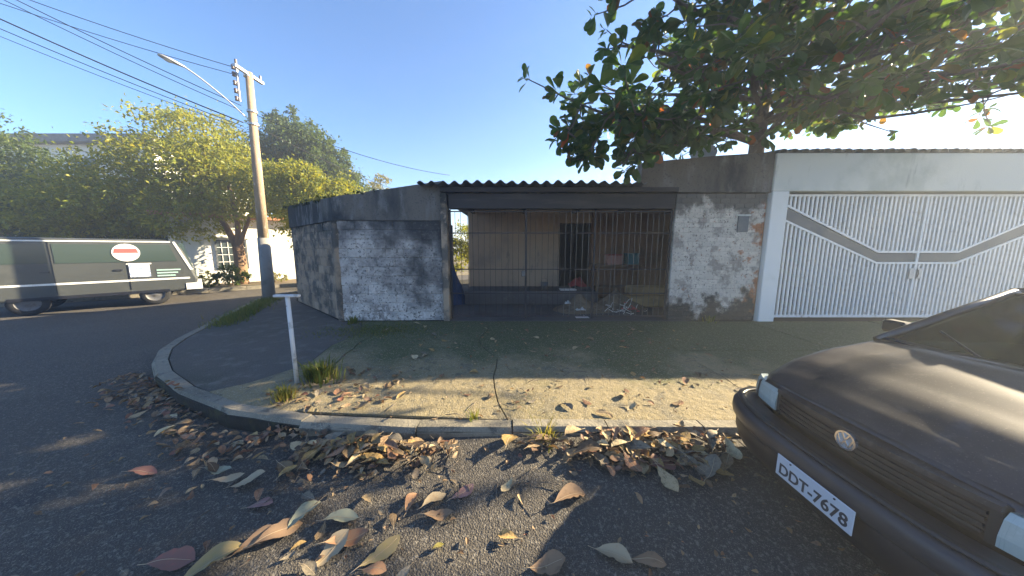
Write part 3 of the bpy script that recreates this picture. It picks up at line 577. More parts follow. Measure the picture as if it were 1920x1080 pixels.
# ------------------------------------------------------------------ small-leaved trees and bushes
def leaf_mass(lobes, n, size, seed, droop=0, shell=.7):
    r = random.Random(seed); vs = []; fs = []; tot = sum((l[1][0] * l[1][1] * l[1][2]) ** .67 for l in lobes)
    for c, rad in lobes:
        k = int(n * (rad[0] * rad[1] * rad[2]) ** .67 / tot); c = Vector(c); nc = max(8, k // 26)
        for _ in range(nc):
            u = uvec(r); q = r.random() ** (1 / 3) if r.random() > shell else r.uniform(.72, 1.2)
            cc = c + Vector((u.x * rad[0], u.y * rad[1], u.z * rad[2])) * q; cs = min(rad) * r.uniform(.07, .22)
            for _ in range(26):
                p = cc + Vector((r.gauss(0, cs), r.gauss(0, cs), r.gauss(0, cs * .7)))
                d = (uvec(r) + u * .5 + Vector((0, 0, -droop))).normalized(); s = size * r.uniform(.6, 1.35)
                nn = (uvec(r) * .8 + Vector((0, 0, 1))).normalized(); w = d.cross(nn)
                if w.length < .05: continue
                w.normalize(); o = len(vs); up = w.cross(d) * s * .12
                vs += [p, p + d * s * .5 + w * s * .27 + up, p + d * s, p + d * s * .5 - w * s * .27 + up]; fs += [(o, o + 1, o + 2), (o, o + 2, o + 3)]
    mb = MB(); mb.v = [tuple(v) for v in vs]; mb.f = fs; return mb
def small_tree(loc, label, trunk_paths, lobes, n, size, m, seed, bark='bark_brown', droop=.3, name='tree', group=None):
    t = thing(name, loc, label, 'tree', group)
    for i, (pts, rad) in enumerate(trunk_paths):
        sp = smooth_path(pts, 4); rr = [rad[0] + (rad[1] - rad[0]) * k / (len(sp) - 1) for k in range(len(sp))]
        MB().tube(sp, rr, 9).build('trunk' if i == 0 else 'limb', M[bark], t, smooth=True)
    o = leaf_mass(lobes, n, size, seed, droop).build('crown', m, t); o['kind'] = 'stuff'; return t
small_tree((-11.9, 12.75, .13), 'broad yellow-green street tree behind the parked van with forked brown trunk',
    [([(-11.9, 12.75, .1), (-11.88, 12.75, 1.1), (-11.9, 12.75, 1.8)], (.24, .19)), ([(-11.92, 12.75, 1.7), (-12.6, 12.9, 2.9), (-14.0, 13.3, 4.6)], (.15, .06)), ([(-11.9, 12.75, 1.75), (-11.8, 12.75, 2.9), (-12.2, 12.9, 5)], (.13, .05)), ([(-11.88, 12.75, 1.65), (-11.4, 12.7, 2.6), (-10.7, 12.7, 3.8)], (.10, .045))],
    [((-14.6, 13.6, 5.2), (2.3, 2.0, 2.0)), ((-16.6, 13.2, 3.9), (2.0, 2.2, 1.5)), ((-13.2, 13.3, 4.5), (1.8, 1.8, 1.4)), ((-15.0, 12.6, 3.4), (2.4, 1.7, 1.0)), ((-17.6, 12.6, 3.2), (2.4, 1.8, 1.0)), ((-12.4, 13.2, 5.2), (1.2, 1.3, 1.0)), ((-14.8, 14.5, 6.7), (1.6, 1.6, 1.2)), ((-19.5, 13.2, 3.5), (2.2, 2, 1.5)), ((-11.6, 12.8, 3.9), (1.2, 1.2, 1.0)), ((-13.4, 12.2, 3.0), (1.3, 1.0, .8))], 52000, .15, M['leaf_bright'], 11)
small_tree((-13.2, 18.5, .13), 'tall bluish feathery tree rising behind the utility pole',
    [([(-13.2, 18.5, .1), (-13.1, 18.5, 3), (-13.3, 18.5, 7)], (.3, .1)), ([(-13.1, 18.5, 3), (-11.8, 18.4, 5), (-11.0, 18.4, 6.8)], (.15, .05))],
    [((-13.6, 18.5, 7.4), (1.6, 1.6, 1.6)), ((-12.3, 18.5, 6.6), (1.5, 1.5, 1.5)), ((-11.0, 18.4, 5.6), (1.3, 1.4, 1.3)), ((-14.9, 18.5, 6.5), (1.5, 1.5, 1.5)), ((-13.9, 18.4, 9.0), (.5, .5, .7)), ((-12.6, 18.4, 8.1), (.5, .5, .6)), ((-11.4, 18.3, 7.2), (.45, .45, .6)), ((-10.5, 18.2, 6.3), (.4, .4, .6)), ((-12.8, 18, 4.6), (1.8, 1.6, 1.5)), ((-10.6, 18, 4.2), (1.2, 1.2, 1.4)), ((-9.8, 18, 5.2), (.9, .9, 1.0)), ((-12.0, 17.6, 7.4), (1.3, 1.2, 1.2)), ((-10.9, 17.6, 6.6), (1.2, 1.1, 1.1)), ((-9.5, 17.4, 4.6), (1.0, .9, 1.0)), ((-13.0, 18.4, 9.3), (.4, .4, .8)), ((-12.0, 18.4, 8.4), (.35, .35, .7)), ((-10.9, 18.3, 7.6), (.35, .35, .6)), ((-10.0, 18.2, 6.8), (.3, .3, .6))], 50000, .17, M['leaf_blue'], 23, droop=.9)
small_tree((-8.4, 12.9, .13), 'low bright green tree spilling over the end of the corner wall',
    [([(-8.4, 13.1, .1), (-8.5, 13.1, 1.6), (-8.6, 12.9, 3)], (.14, .07))],
    [((-9.2, 12.9, 3.5), (1.1, 1.1, 1.2)), ((-8.1, 12.6, 3.2), (1.1, 1.0, 1.3)), ((-9.9, 13.1, 4.3), (1.0, 1.0, .9)), ((-7.4, 12.4, 3.6), (.9, .9, .9)), ((-8.4, 12.6, 2.3), (.7, .7, .9)), ((-8.9, 12.9, 4.6), (.8, .8, .7))], 20000, .13, M['leaf_bright'], 31)
small_tree((-9.2, 21, .13), 'small pale feathery treetop right of the bluish tree', [([(-9.2, 21, .1), (-9.2, 21, 5.2)], (.16, .05))], [((-9.3, 21, 5.6), (.75, .7, 1.0)), ((-9.0, 21, 4.6), (.9, .9, .9))], 3200, .16, M['leaf_pale'], 37)
small_tree((-23, 13.4, .13), 'dense green street tree at the left end of the far pavement', [([(-23, 13.4, .1), (-23, 13.4, 2.4), (-23.2, 13.5, 5)], (.25, .1))],
    [((-23, 13.4, 4.6), (2.4, 2.2, 2.0)), ((-25.6, 13.4, 4.2), (2.2, 2.0, 1.8)), ((-21.3, 13.0, 3.4), (1.8, 1.7, 1.2)), ((-24, 13.8, 6.3), (1.6, 1.6, 1.2)), ((-29, 14, 4.5), (2.5, 2, 2))], 26000, .17, M['leaf_mid'], 41)
small_tree((-1.9, 14.5, .13), 'sunlit garden tree seen through the gap left of the bars', [([(-1.95, 14.5, .1), (-1.95, 14.5, 1.8)], (.1, .06))], [((-2.3, 14.5, 2.1), (.8, .8, .7)), ((-2.7, 14.3, 1.3), (.8, .7, .7))], 5000, .12, M['leaf_bright'], 43)
mo = []
for k in range(11):
    t_ = k / 10; mo.append(((-3.7 - 2.5 * t_, 6.16 + 2.2 * t_, 2.725 + .11 * t_), (.2, .14, .03 + .02 * (k % 3))))
mo += [((-3.4 + .28 * k, 6.16, 2.755 + .041 * k), (.16, .1, .03)) for k in range(4)]
M['moss'] = leafmat('dark moss leaves', [(.03, .045, .018), (.045, .06, .02), (.022, .034, .015)])
o = leaf_mass(mo, 4600, .032, 71).build('moss', M['moss']); tag(o, kind='stuff')
# dark hedge behind the van
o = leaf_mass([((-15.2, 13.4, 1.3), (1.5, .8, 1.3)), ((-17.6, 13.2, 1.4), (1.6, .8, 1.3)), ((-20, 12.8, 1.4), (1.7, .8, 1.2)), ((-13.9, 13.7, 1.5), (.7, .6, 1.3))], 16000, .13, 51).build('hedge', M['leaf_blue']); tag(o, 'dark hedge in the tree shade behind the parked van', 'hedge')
def bush(c, r, h, n, size, m, label, seed, cat='shrub', name='shrub'):
    e = thing(name, c, label, cat); rr = random.Random(seed)
    mb = MB()
    for k in range(5): mb.tube([c, (c[0] + rr.uniform(-.3, .3) * r, c[1] + rr.uniform(-.3, .3) * r, c[2] + h * .8)], .012, 5)
    mb.build('stems', M['bark_brown'], e)
    o = leaf_mass([((c[0], c[1], c[2] + h * .5), (r, r, h * .5))], n, size, seed, 0).build('foliage', m, e); o['kind'] = 'stuff'
bush((-11.8, 12.2, .13), .5, .75, 900, .13, M['leaf_mid'], 'loose shrub at the foot of the forked street tree', 61)
bush((-12.6, 11.7, .13), .4, .6, 700, .12, M['leaf_bright'], 'small sunlit shrub beside the yellow pillar', 62)
bush((-11.0, 13.4, .13), .35, .4, 420, .1, M['leaf_pale'], 'pale dry shrub under the barred window', 63)

# ------------------------------------------------------------------ buildings across the street
h = thing('white_house', (-11.5, 14.5, .13), 'sunlit white house across the street behind the utility pole', 'house')
hu, hn = Vector((.7071, .7071, 0)), Vector((.7071, -.7071, 0)); h0_ = Vector((-14.0, 12.0, 0))
def hbox(a0, a1, d0, d1, z0, z1):
    p = [h0_ + hu * a + hn * d_ for a, d_ in ((a0, d0), (a1, d0), (a1, d1), (a0, d1))]; return MB().prism([(q.x, q.y, z0) for q in p], (0, 0, z1 - z0))
hbox(0, 11, -.2, 0, .13, 3.0).build('wall', M['white'], h)
hbox(0, .2, -6, -.203, .13, 3.0).build('wall', M['white'], h)
hbox(-.4, 11.4, -6, .45, 3.0, 3.14).build('roof', M['tile'], h)
wz0, wz1, wa0, wa1 = .75, 2.05, 1.3, 2.35
f = hbox(wa0, wa1, .003, .06, wz0, wz0 + .06); 
for q in (hbox(wa0, wa1, .003, .06, wz1 - .06, wz1), hbox(wa0, wa0 + .06, .003, .06, wz0 + .061, wz1 - .061), hbox(wa1 - .06, wa1, .003, .06, wz0 + .061, wz1 - .061)): f.add(q.v, q.f)
wf = f.build('window', M['gate_grey'], h); hbox(wa0 + .06, wa1 - .06, .01, .02, wz0 + .06, wz1 - .06).build('pane', M['glass_win'], wf)
for k in range(1, 5): hbox(wa0 + k * .21 - .012, wa0 + k * .21 + .012, .03, .045, wz0 + .06, wz1 - .06).build('window_bar', M['gate_white'], wf)
for k in range(1, 4): hbox(wa0 + .06, wa1 - .06, .047, .06, wz0 + k * .32, wz0 + k * .32 + .025).build('window_bar', M['gate_white'], wf)
hbox(wa0 - .12, wa1 + .12, .002, .22, wz1 + .06, wz1 + .12).build('awning', M['white_grey'], h)
f = hbox(.2, 1.0, .003, .05, .13, 2.2).build('door', M['white_grey'], h); hbox(.9, .94, .052, .09, 1.05, 1.2).build('handle', M['galv'], f)
yp = thing('yellow_pillar', (-13.35, 11.4, .13), 'low yellow masonry pillar on the far pavement right of the van', 'pillar')
MB().box(-13.65, 11.2, .13, -13.05, 11.6, 1.05, bev=.01).build('shaft', M['yellow'], yp); MB().box(-13.7, 11.15, 1.05, -13.0, 11.65, 1.11, bev=.01).build('cap', M['yellow'], yp)
h = thing('tall_house', (-29, 22, .13), 'pale two-storey house with a blue-grey roof edge above the left trees', 'house')
MB().box(-40, 21, .13, -24.6, 28, 8.7).build('wall', M['white'], h)
MB().box(-40.6, 20.4, 8.7, -24.0, 28.6, 9.2).build('roof', M['sheet'], h)
for k in range(3):
    f = MB().box(-39 + k * 4.4, 20.93, 6.4, -37.4 + k * 4.4, 20.998, 7.8).build('window', M['gate_grey'], h); MB().box(-38.9 + k * 4.4, 20.91, 6.5, -37.5 + k * 4.4, 20.925, 7.7).build('pane', M['vanglass'], f)
w = thing('garden_wall', (-30, 16, .13), 'plain pale garden wall along the far pavement beyond the hedge', 'wall')
MB().box(-60, 14.8, .13, -16.2, 15.0, 2.4).build('wall_face', M['white_grey'], w); MB().box(-60, 14.74, 2.4, -16.2, 15.06, 2.48).build('coping', M['tile_grey'], w)

# ------------------------------------------------------------------ parked van, nose to the right
v = thing('van', (-9.28, 8.15, 0), 'dark parked van facing right with white trim and a pale notice on its side', 'van')
VY0, VY1 = 8.15, 9.75
prof = [(-9.35, .42), (-9.28, .72), (-9.36, 1.02), (-9.52, 1.62), (-9.66, 1.90), (-9.95, 1.95), (-12.6, 1.97), (-12.9, 1.9), (-13.05, 1.2), (-13.08, .45), (-12.5, .36), (-10.0, .36)]
mb = MB(); mb.prism([(x, VY0, z) for x, z in prof], (0, VY1 - VY0, 0)); o = mb.build('body', M['vanbody'], v)
bv = o.modifiers.new('bevel', 'BEVEL'); bv.width = .05; bv.segments = 2; bv.limit_method = 'ANGLE'
def vside(name, x0, x1, z0, z1, m, dx=0, par=v, y=VY0 - .012, th=.014): return MB().prism([(x0, y, z0), (x1 + dx, y, z0), (x1, y, z1), (x0, y, z1)], (0, th, 0)).build(name, m, par)
vside('window', -10.55, -9.78, 1.30, 1.80, M['vanglass'], .12); vside('window', -11.75, -10.65, 1.30, 1.80, M['vanglass']); vside('window', -12.8, -11.85, 1.30, 1.80, M['vanglass'])
vside('side_stripe', -13.0, -9.45, .74, .79, M['vanwhite']); vside('roof_trim', -12.7, -9.75, 1.865, 1.90, M['vanwhite'])
nt_ = vside('notice', -10.60, -10.22, .86, 1.22, M['notice']); vside('notice_border', -10.64, -10.18, 1.225, 1.26, M['vanwhite'], par=nt_)
for k in range(3): vside('printed_strip', -10.1, -9.62 - .06 * k, 1.02 - .085 * k, 1.06 - .085 * k, M['tealprint'])
rw = [[(-10.60 + r * math.cos(2 * math.pi * k / 24), VY0 - y, 1.57 + r * math.sin(2 * math.pi * k / 24)) for k in range(24)] for r, y in ((.25, .018), (.25, .028), (.001, .028))]
em = MB().grid(rw, closed=True).build('round_sticker', M['vanwhite'], v); MB().prism([(-10.82, VY0 - .032, 1.56), (-10.38, VY0 - .032, 1.56), (-10.41, VY0 - .032, 1.68), (-10.79, VY0 - .032, 1.68)], (0, .003, 0)).build('red_band', M['redprint'], em)
mb = MB(); mb.prism([(-9.20, VY0 - .02, .40), (-9.20, VY1 + .02, .40), (-9.55, VY1 + .02, .40), (-9.55, VY0 - .02, .40)], (0, 0, .2)); mb.build('bumper', M['vanwhite'], v)
mb = MB(); mb.prism([(-9.505, VY0 + .12, 1.05), (-9.505 + .0, VY1 - .12, 1.05), (-9.655, VY1 - .15, 1.82), (-9.655, VY0 + .15, 1.82)], (.155, 0, .03)); mb.build('windscreen', M['vanglass'], v)
mb = MB(); mb.prism([(-9.36, VY0 - .013, 1.02), (-9.42, VY0 - .013, 1.02), (-9.71, VY0 - .013, 1.88), (-9.66, VY0 - .013, 1.90)], (0, .012, 0)); mb.build('pillar_trim', M['vanwhite'], v)
def wheel(par, cx, cy, r, w, side, seg=22):
    rw = [[(cx + rr * math.cos(2 * math.pi * k / seg), cy + yy, r + rr * math.sin(2 * math.pi * k / seg)) for k in range(seg)] for rr, yy in ((r * .62, -w / 2), (r * .92, -w / 2), (r, -w * .32), (r, w * .32), (r * .92, w / 2), (r * .62, w / 2))]
    wb = bpy.data.objects.new('wheel', None); COL.objects.link(wb); place(wb, par, (cx, cy, r))
    MB().grid(rw, closed=True).build('tyre', M['rubber'], wb, smooth=True)
    rw = [[(cx + rr * math.cos(2 * math.pi * k / seg), cy + side * yy, r + rr * math.sin(2 * math.pi * k / seg)) for k in range(seg)] for rr, yy in ((r * .63, w * .45), (r * .55, w * .3), (r * .25, w * .36), (r * .12, w * .42), (.001, w * .42))]
    MB().grid(rw, closed=True).build('rim', M['rim'], wb, smooth=True)
for x in (-10.2, -12.25):
    for y, s in ((VY0 + .12, -1), (VY1 - .12, 1)): wheel(v, x, y, .31, .19, s)

for x in (-10.62, -11.80): vside('door_seam', x - .006, x + .006, .50, 1.86, M['bumper_low'], par=v)
for x in (-10.78, -11.92): vside('door_handle', x - .07, x + .07, 1.06, 1.10, M['carplastic'], y=VY0 - .03, th=.03)
vside('sill_trim', -12.5, -9.9, .37, .45, M['bumper_low'])
for y in (VY0 + .18, VY1 - .18): MB().box(-9.32, y - .14, .78, -9.25, y + .14, .98, bev=.02).build('headlight', M['headlight'], v)
# thin haze volume, added to stand in for the veil of lens flare
hz = MB().box(-410, -410, -1.2, 410, 410, 10.6).build('haze', None); tag(hz, kind='stuff')
hm = bpy.data.materials.new('flare veil haze'); hm.use_nodes = True; hnt = hm.node_tree; hnt.nodes.clear(); ho = hnt.nodes.new('ShaderNodeOutputMaterial'); hp = hnt.nodes.new('ShaderNodeVolumePrincipled')
hp.inputs['Color'].default_value = (.86, .92, 1, 1); hp.inputs['Density'].default_value = .0065; hp.inputs['Anisotropy'].default_value = .4
hnt.links.new(hp.outputs[0], ho.inputs['Volume']); hz.data.materials.append(hm)
v.location = (-10.15, 9.35, 0); v.rotation_euler = (0, 0, R(47))

# ------------------------------------------------------------------ parked car, nose to the left
CX, CY = 1.62, 1.45
car = thing('car', (CX + 1.9, CY, 0), 'dark plum hatchback parked by the kerb with silver number plate', 'car')
def lerp_tab(tab, x):
    for (x0, v0), (x1, v1) in zip(tab[:-1], tab[1:]):
        if x <= x1: t = max(0, (x - x0) / (x1 - x0)); t = t * t * (3 - 2 * t) * .4 + t * .6; return v0 + (v1 - v0) * t
    return tab[-1][1]
W = [(.22, .70), (.34, .765), (.55, .80), (.9, .82), (3.2, .82), (3.6, .80), (3.8, .74)]
B = [(.22, .715), (.34, .765), (.6, .86), (.9, .935), (1.25, 1.0), (1.6, .97), (3.6, .95), (3.8, .90)]
def ring(x):
    w, b_ = lerp_tab(W, x), lerp_tab(B, x); z0 = .22 if .5 < x < 3.4 else .27
    crown_ = .035 if x < 1.3 else .02
    half = [(0, z0), (w * .8, z0), (w * .95, z0 + .05), (w * .985, z0 + .16), (w, .50), (w * .998, b_ - .22), (w * .985, b_ - .10), (w * .955, b_ - .035), (w * .90, b_ - .004), (w * .82, b_ + .008)]
    half += [(w * t, b_ + .008 + crown_ * (1 - (t / .82) ** 2)) for t in (.65, .45, .22, 0)]
    return half
def topz(x, y):
    w, b_ = lerp_tab(W, x), lerp_tab(B, x); t = min(.82, abs(y) / w); return b_ + .008 + .035 * (1 - (t / .82) ** 2)
rows = []
xst = [.22, .25, .29, .34, .42, .5, .6, .7, .8, .9, 1.0, 1.1, 1.2, 1.25, 1.4, 1.6, 2.0, 2.5, 3.0, 3.3, 3.5, 3.65, 3.75, 3.8]
def nose(x, y): return x + .12 * (y / .77) ** 2 * max(0, 1 - (x - .22) / .5)
for x in xst:
    hf = ring(x); full = hf + [(-y, z) for y, z in hf[-2:0:-1]]
    rows.append([(CX + nose(x, y), CY + y, z) for y, z in full])
mb = MB().grid(rows, closed=True); nn = len(rows[0]); mb.f += [tuple(range(nn))[::-1], tuple(range((len(rows) - 1) * nn, len(rows) * nn))]
body = mb.build('body', M['carpaint'], car, smooth=True)
cut = MB()
for x in (.78, 3.22):
    for s in (1, -1): cut.tube([(CX + x, CY + s * .95, .29), (CX + x, CY + s * .60, .29)], .335, 24)
co = cut.build('cutter', None); bmod = body.modifiers.new('arch', 'BOOLEAN'); bmod.object = co; bmod.operation = 'DIFFERENCE'; bmod.solver = 'EXACT'
bpy.context.view_layer.update(); me = bpy.data.meshes.new_from_object(body.evaluated_get(bpy.context.evaluated_depsgraph_get())); body.modifiers.clear(); body.data = me
bpy.data.objects.remove(co); 
for x in (.78, 3.22):
    for s in (1, -1): wheel(car, CX + x, CY + s * .70, .285, .18, s)
# bonnet panel
rows = []
for i in range(15):
    x = .245 + i * (1.20 - .245) / 14; row = []
    for j in range(17):
        y = (-1 + j / 8) * (lerp_tab(W, x) * .86); e = .012 - (.014 if i in (0, 14) or j in (0, 16) else 0) + .012 * math.exp(-((abs(y) - .45) / .07) ** 2)
        row.append((CX + nose(x, y), CY + y, topz(x, y) + e))
    rows.append(row)
MB().grid(rows).build('bonnet', M['carhood'], car, smooth=True)
def strip(y0, y1, prof, xf, n=14):
    """panel following the plan curve xf(y); prof = (dx forward, z)"""
    return [[(CX + xf(y0 + (y1 - y0) * k / n) - dx, CY + y0 + (y1 - y0) * k / n, z) for dx, z in prof] for k in range(n + 1)]
xn = lambda y: .215 + .125 * (y / .77) ** 2
def panel(name, y0, y1, prof, m, xf=xn, n=14, par=car):
    rows = strip(y0, y1, prof, xf, n); mb = MB().grid(rows, closed=True); k = len(prof); mb.f += [tuple(range(k)), tuple(range(n * k, n * k + k))[::-1]]; return mb.build(name, m, par, smooth=False)
panel('nose_lip', -.47, .47, [(0, .695), (.02, .70), (.018, .725), (-.03, .742), (-.06, .72)], M['carhood'])
g = panel('grille', -.45, .45, [(-.03, .55), (0, .552), (.008, .60), (0, .692), (-.03, .694)], M['grille'])
for z in (.578, .606, .634, .662): panel('grille_slat', -.44, .44, [(0.0, z), (.018, z + .002), (.016, z + .012), (0, z + .014)], M['grille'], par=g)
for s in (1, -1):
    y0, y1 = (.475, .765) if s > 0 else (-.765, -.475)
    rows = []
    for k in range(9):
        y = y0 + (y1 - y0) * k / 8; x = xn(y) + .03 * (max(0, abs(y) - .62) / .14) ** 2; zl_, zt_ = .553 + .01 * abs(y), .708 - .015 * (abs(y) - .47)
        rows.append([(CX + x + .04, CY + y, zl_), (CX + x - .02, CY + y, zl_ + .004), (CX + x - .022, CY + y, zl_ + .05), (CX + x - .012, CY + y, zt_ - .03), (CX + x + .006, CY + y, zt_), (CX + x + .06, CY + y, zt_)])
    mb = MB().grid(rows, closed=True); mb.f += [tuple(range(6)), tuple(range(48, 54))[::-1]]; mb.build('headlight', M['headlight'], car, smooth=False)
    yd = s * .685; panel('lamp_divider', yd - .006, yd + .006, [(.0, .562), (.027, .563), (.026, .61), (.016, .69), (0, .695)], M['carplastic'], n=2, xf=lambda y: xn(y) + .006)
    ya, yb = (.445, .472) if s > 0 else (-.472, -.445); panel('lamp_surround', ya, yb, [(-.03, .55), (.01, .552), (.012, .70), (-.03, .70)], M['carplastic'], n=2)
# bumper wraps round the corners
bp = smooth_path([(.62, .845), (.34, .835), (.20, .775), (.115, .66), (.045, .45), (.02, .2), (.015, 0), (.02, -.2), (.045, -.45), (.115, -.66), (.20, -.775), (.34, -.835), (.62, -.845)][0:0] or [Vector(p + (0,)) for p in [(.62, .845), (.34, .835), (.20, .775), (.115, .66), (.045, .45), (.02, .2), (.015, 0), (.02, -.2), (.045, -.45), (.115, -.66), (.20, -.775), (.34, -.835), (.62, -.845)]], 4)
def sweep(prof, name, m, par=car):
    rows = []
    for i, p in enumerate(bp):
        d = (bp[min(i + 1, len(bp) - 1)] - bp[max(i - 1, 0)]).normalized(); nout = Vector((d.y, -d.x, 0))
        if nout.x > 0 and abs(p.y) < .6: nout = -nout
        if abs(p.y) >= .6 and nout.y * p.y < 0: nout = -nout
        rows.append([(CX + p.x + nout.x * q, CY + p.y + nout.y * q, z) for q, z in prof])
    mb = MB().grid(rows, closed=True); k = len(prof); mb.f += [tuple(range(k)), tuple(range((len(rows) - 1) * k, len(rows) * k))[::-1]]; return mb.build(name, m, par, smooth=True)
sweep([(-.16, .555), (-.05, .552), (-.012, .542), (.006, .52), (.010, .47), (.004, .435), (-.014, .424), (-.09, .42), (-.16, .42)], 'bumper', M['bumper'])
sweep([(-.16, .418), (-.03, .416), (-.022, .40), (-.024, .32), (-.045, .25), (-.09, .215), (-.16, .21)], 'bumper_skirt', M['bumper_low'])
sweep([(-.06, .565), (-.02, .566), (-.02, .556), (-.06, .556)], 'bumper_seam', M['carplastic'])
# number plate, slightly off-centre towards the kerb, and its lettering
PLY, PLX, PLZ = CY - .045, CX + .012, .408
pl = MB().box(PLX - .026, PLY - .20, PLZ - .065, PLX - .018, PLY + .20, PLZ + .065, bev=.003).build('number_plate', M['plate'], car)
for y in (-.115, .115): MB().tube([(PLX - .026, PLY + y, PLZ + .054), (PLX - .030, PLY + y, PLZ + .054)], .005, 8).build('bolt', M['ink'], pl)
def text(s, size, loc, rot, m, par, name, sx=1):
    cu = bpy.data.curves.new(name, 'FONT'); cu.body = s; cu.size = size; cu.align_x = 'CENTER'; cu.align_y = 'CENTER'; cu.extrude = .0012; cu.offset = .0018
    o = bpy.data.objects.new('tmp', cu); COL.objects.link(o); bpy.context.view_layer.update()
    me = bpy.data.meshes.new_from_object(o.evaluated_get(bpy.context.evaluated_depsgraph_get())); bpy.data.objects.remove(o)
    me.materials.clear(); me.materials.append(m); t = inst(name, me, par, loc, rot, (sx, 1, 1)); return t
text('DDT-7678', .088, (PLX - .0265, PLY, PLZ - .016), (R(90), 0, R(-90)), M['ink'], pl, 'lettering', .93)
# round badge: ring with a V over a W
BX, BZ = CX + .190, .666
bd = bpy.data.objects.new('badge', None); COL.objects.link(bd); place(bd, car, (BX, CY, BZ))
def disc(r0, r1, x0, x1, m, name, par, seg=28):
    rw = [[(x, CY + r * math.cos(2 * math.pi * k / seg), BZ + r * math.sin(2 * math.pi * k / seg)) for k in range(seg)] for r, x in ((r0, x1), (r0, x0), (r1, x0), (r1, x1))]
    return MB().grid(rw, closed=True).build(name, m, par, smooth=False)
disc(.001, .046, BX + .002, BX + .012, M['galv'], 'badge_back', bd); disc(.041, .050, BX - .005, BX + .012, M['chrome'], 'badge_ring', bd)
def stroke(mb, a, b_, w=.007):
    a, b_ = Vector(a), Vector(b_); d = (b_ - a).normalized(); n_ = Vector((-d.y, d.x)) * w / 2
    mb.prism([(BX - .003, CY - (p + s * n_).x, BZ + (p + s * n_).y) for p, s in ((a, 1), (b_, 1), (b_, -1), (a, -1))], (.006, 0, 0))
mb = MB(); stroke(mb, (-.017, .037), (0, .004)); stroke(mb, (.017, .037), (0, .004)); stroke(mb, (-.036, .018), (-.018, -.034)); stroke(mb, (.036, .018), (.018, -.034)); stroke(mb, (-.018, -.034), (0, -.002)); stroke(mb, (.018, -.034), (0, -.002))
mb.build('badge_letters', M['chrome'], bd)
# cabin
def quadslab(name, q, th, m, par=car):
    q = [Vector((CX + x, CY + y, z)) for x, y, z in q]; nrm = (q[1] - q[0]).cross(q[3] - q[0]).normalized() * th; return MB().prism(q, nrm).build(name, m, par)
lowf, upf = (1.27, .70, 1.0), (1.92, .56, 1.385)
quadslab('windscreen', [(1.27, -.70, 1.005), (1.27, .70, 1.005), (1.92, .56, 1.385), (1.92, -.56, 1.385)], .006, M['glass_car'])
rows = []
for i in range(7):
    x = 1.90 + i * 1.25 / 6; row = [(CX + x, CY - .575 + 1.15 * j / 8, 1.385 + .035 * (1 - ((j - 4) / 4) ** 2) + .02 * math.sin(math.pi * i / 6)) for j in range(9)]
    rows.append(row + [(a, b_, z - .03) for a, b_, z in row[::-1]])
mb = MB().grid(rows, closed=True); mb.f += [tuple(range(18)), tuple(range(108, 126))[::-1]]; mb.build('roof', M['carpaint'], car, smooth=True)
for s in (1, -1):
    MB().tube([(CX + 1.22, CY + s * .735, .99), (CX + 1.6, CY + s * .66, 1.2), (CX + 1.94, CY + s * .58, 1.39)], .032, 8).build('front_pillar', M['carpaint'], car, smooth=True)
    MB().tube([(CX + 2.35, CY + s * .755, .95), (CX + 2.32, CY + s * .585, 1.395)], .032, 8).build('door_pillar', M['carpaint'], car, smooth=True)
    MB().tube([(CX + 3.55, CY + s * .74, .94), (CX + 3.15, CY + s * .58, 1.39)], .05, 8).build('rear_pillar', M['carpaint'], car, smooth=True)
    MB().tube([(CX + 1.93, CY + s * .585, 1.395), (CX + 3.14, CY + s * .585, 1.395)], .025, 8).build('roof_rail', M['carpaint'], car, smooth=True)
    yb, yt = s * .752, s * .592
    quadslab('side_window', [(1.32, yb, .985), (2.32, yb, .965), (2.30, yt, 1.37), (1.93, yt, 1.37)], .004, M['glass_car'])
    quadslab('side_window', [(2.38, yb, .965), (3.5, yb, .955), (3.14, yt, 1.37), (2.34, yt, 1.37)], .004, M['glass_car'])
    MB().box(CX + 1.36, CY + s * .826 - .006, .30, CX + 1.366, CY + s * .826, .9).build('door_seam', M['bumper_low'], car)
    MB().box(CX + 2.20, CY + s * .826 - .006, .78, CX + 2.32, CY + s * .826 + .012, .815, bev=.004).build('door_handle', M['carplastic'], car)
    MB().box(CX + .66, CY + s * .818 - .006, .46, CX + 3.7, CY + s * .818 + .012, .51, bev=.004).build('side_moulding', M['carplastic'], car)
    mb = MB().box(CX + 1.60, CY + s * .95 - .08, .985, CX + 1.70, CY + s * .95 + .08, 1.09, bev=.02); mb.tube([(CX + 1.66, CY + s * .74, 1.0), (CX + 1.66, CY + s * .9, 1.02)], .018, 6); mb.build('wing_mirror', M['carplastic'], car)
quadslab('rear_window', [(3.56, .70, .955), (3.56, -.70, .955), (3.16, -.56, 1.385), (3.16, .56, 1.385)], .006, M['glass_car'])
MB().box(CX + 1.21, CY - .70, .995, CX + 1.30, CY + .70, 1.02).build('cowl', M['carplastic'], car)
for y in (-.35, .25): MB().tube([(CX + 1.25, CY + y, 1.03), (CX + 1.42, CY + y + .3, 1.115)], .007, 6).build('wiper', M['carplastic'], car)
for y in (-.36, .36):
    MB().box(CX + 1.95, CY + y - .24, .55, CX + 2.4, CY + y + .24, .75, bev=.04).build('seat', M['blackroom'], car); MB().box(CX + 2.32, CY + y - .23, .7, CX + 2.48, CY + y + .23, 1.25, bev=.05).build('backrest', M['blackroom'], car)
for s in (1, -1): MB().box(CX + 3.79, CY + s * .6 - .1, .62, CX + 3.825, CY + s * .6 + .1, .88, bev=.01).build('tail_light', M['redcloth'], car)
MB().box(CX + 3.74, CY - .8, .28, CX + 3.88, CY + .8, .52, bev=.03).build('rear_bumper', M['bumper'], car)

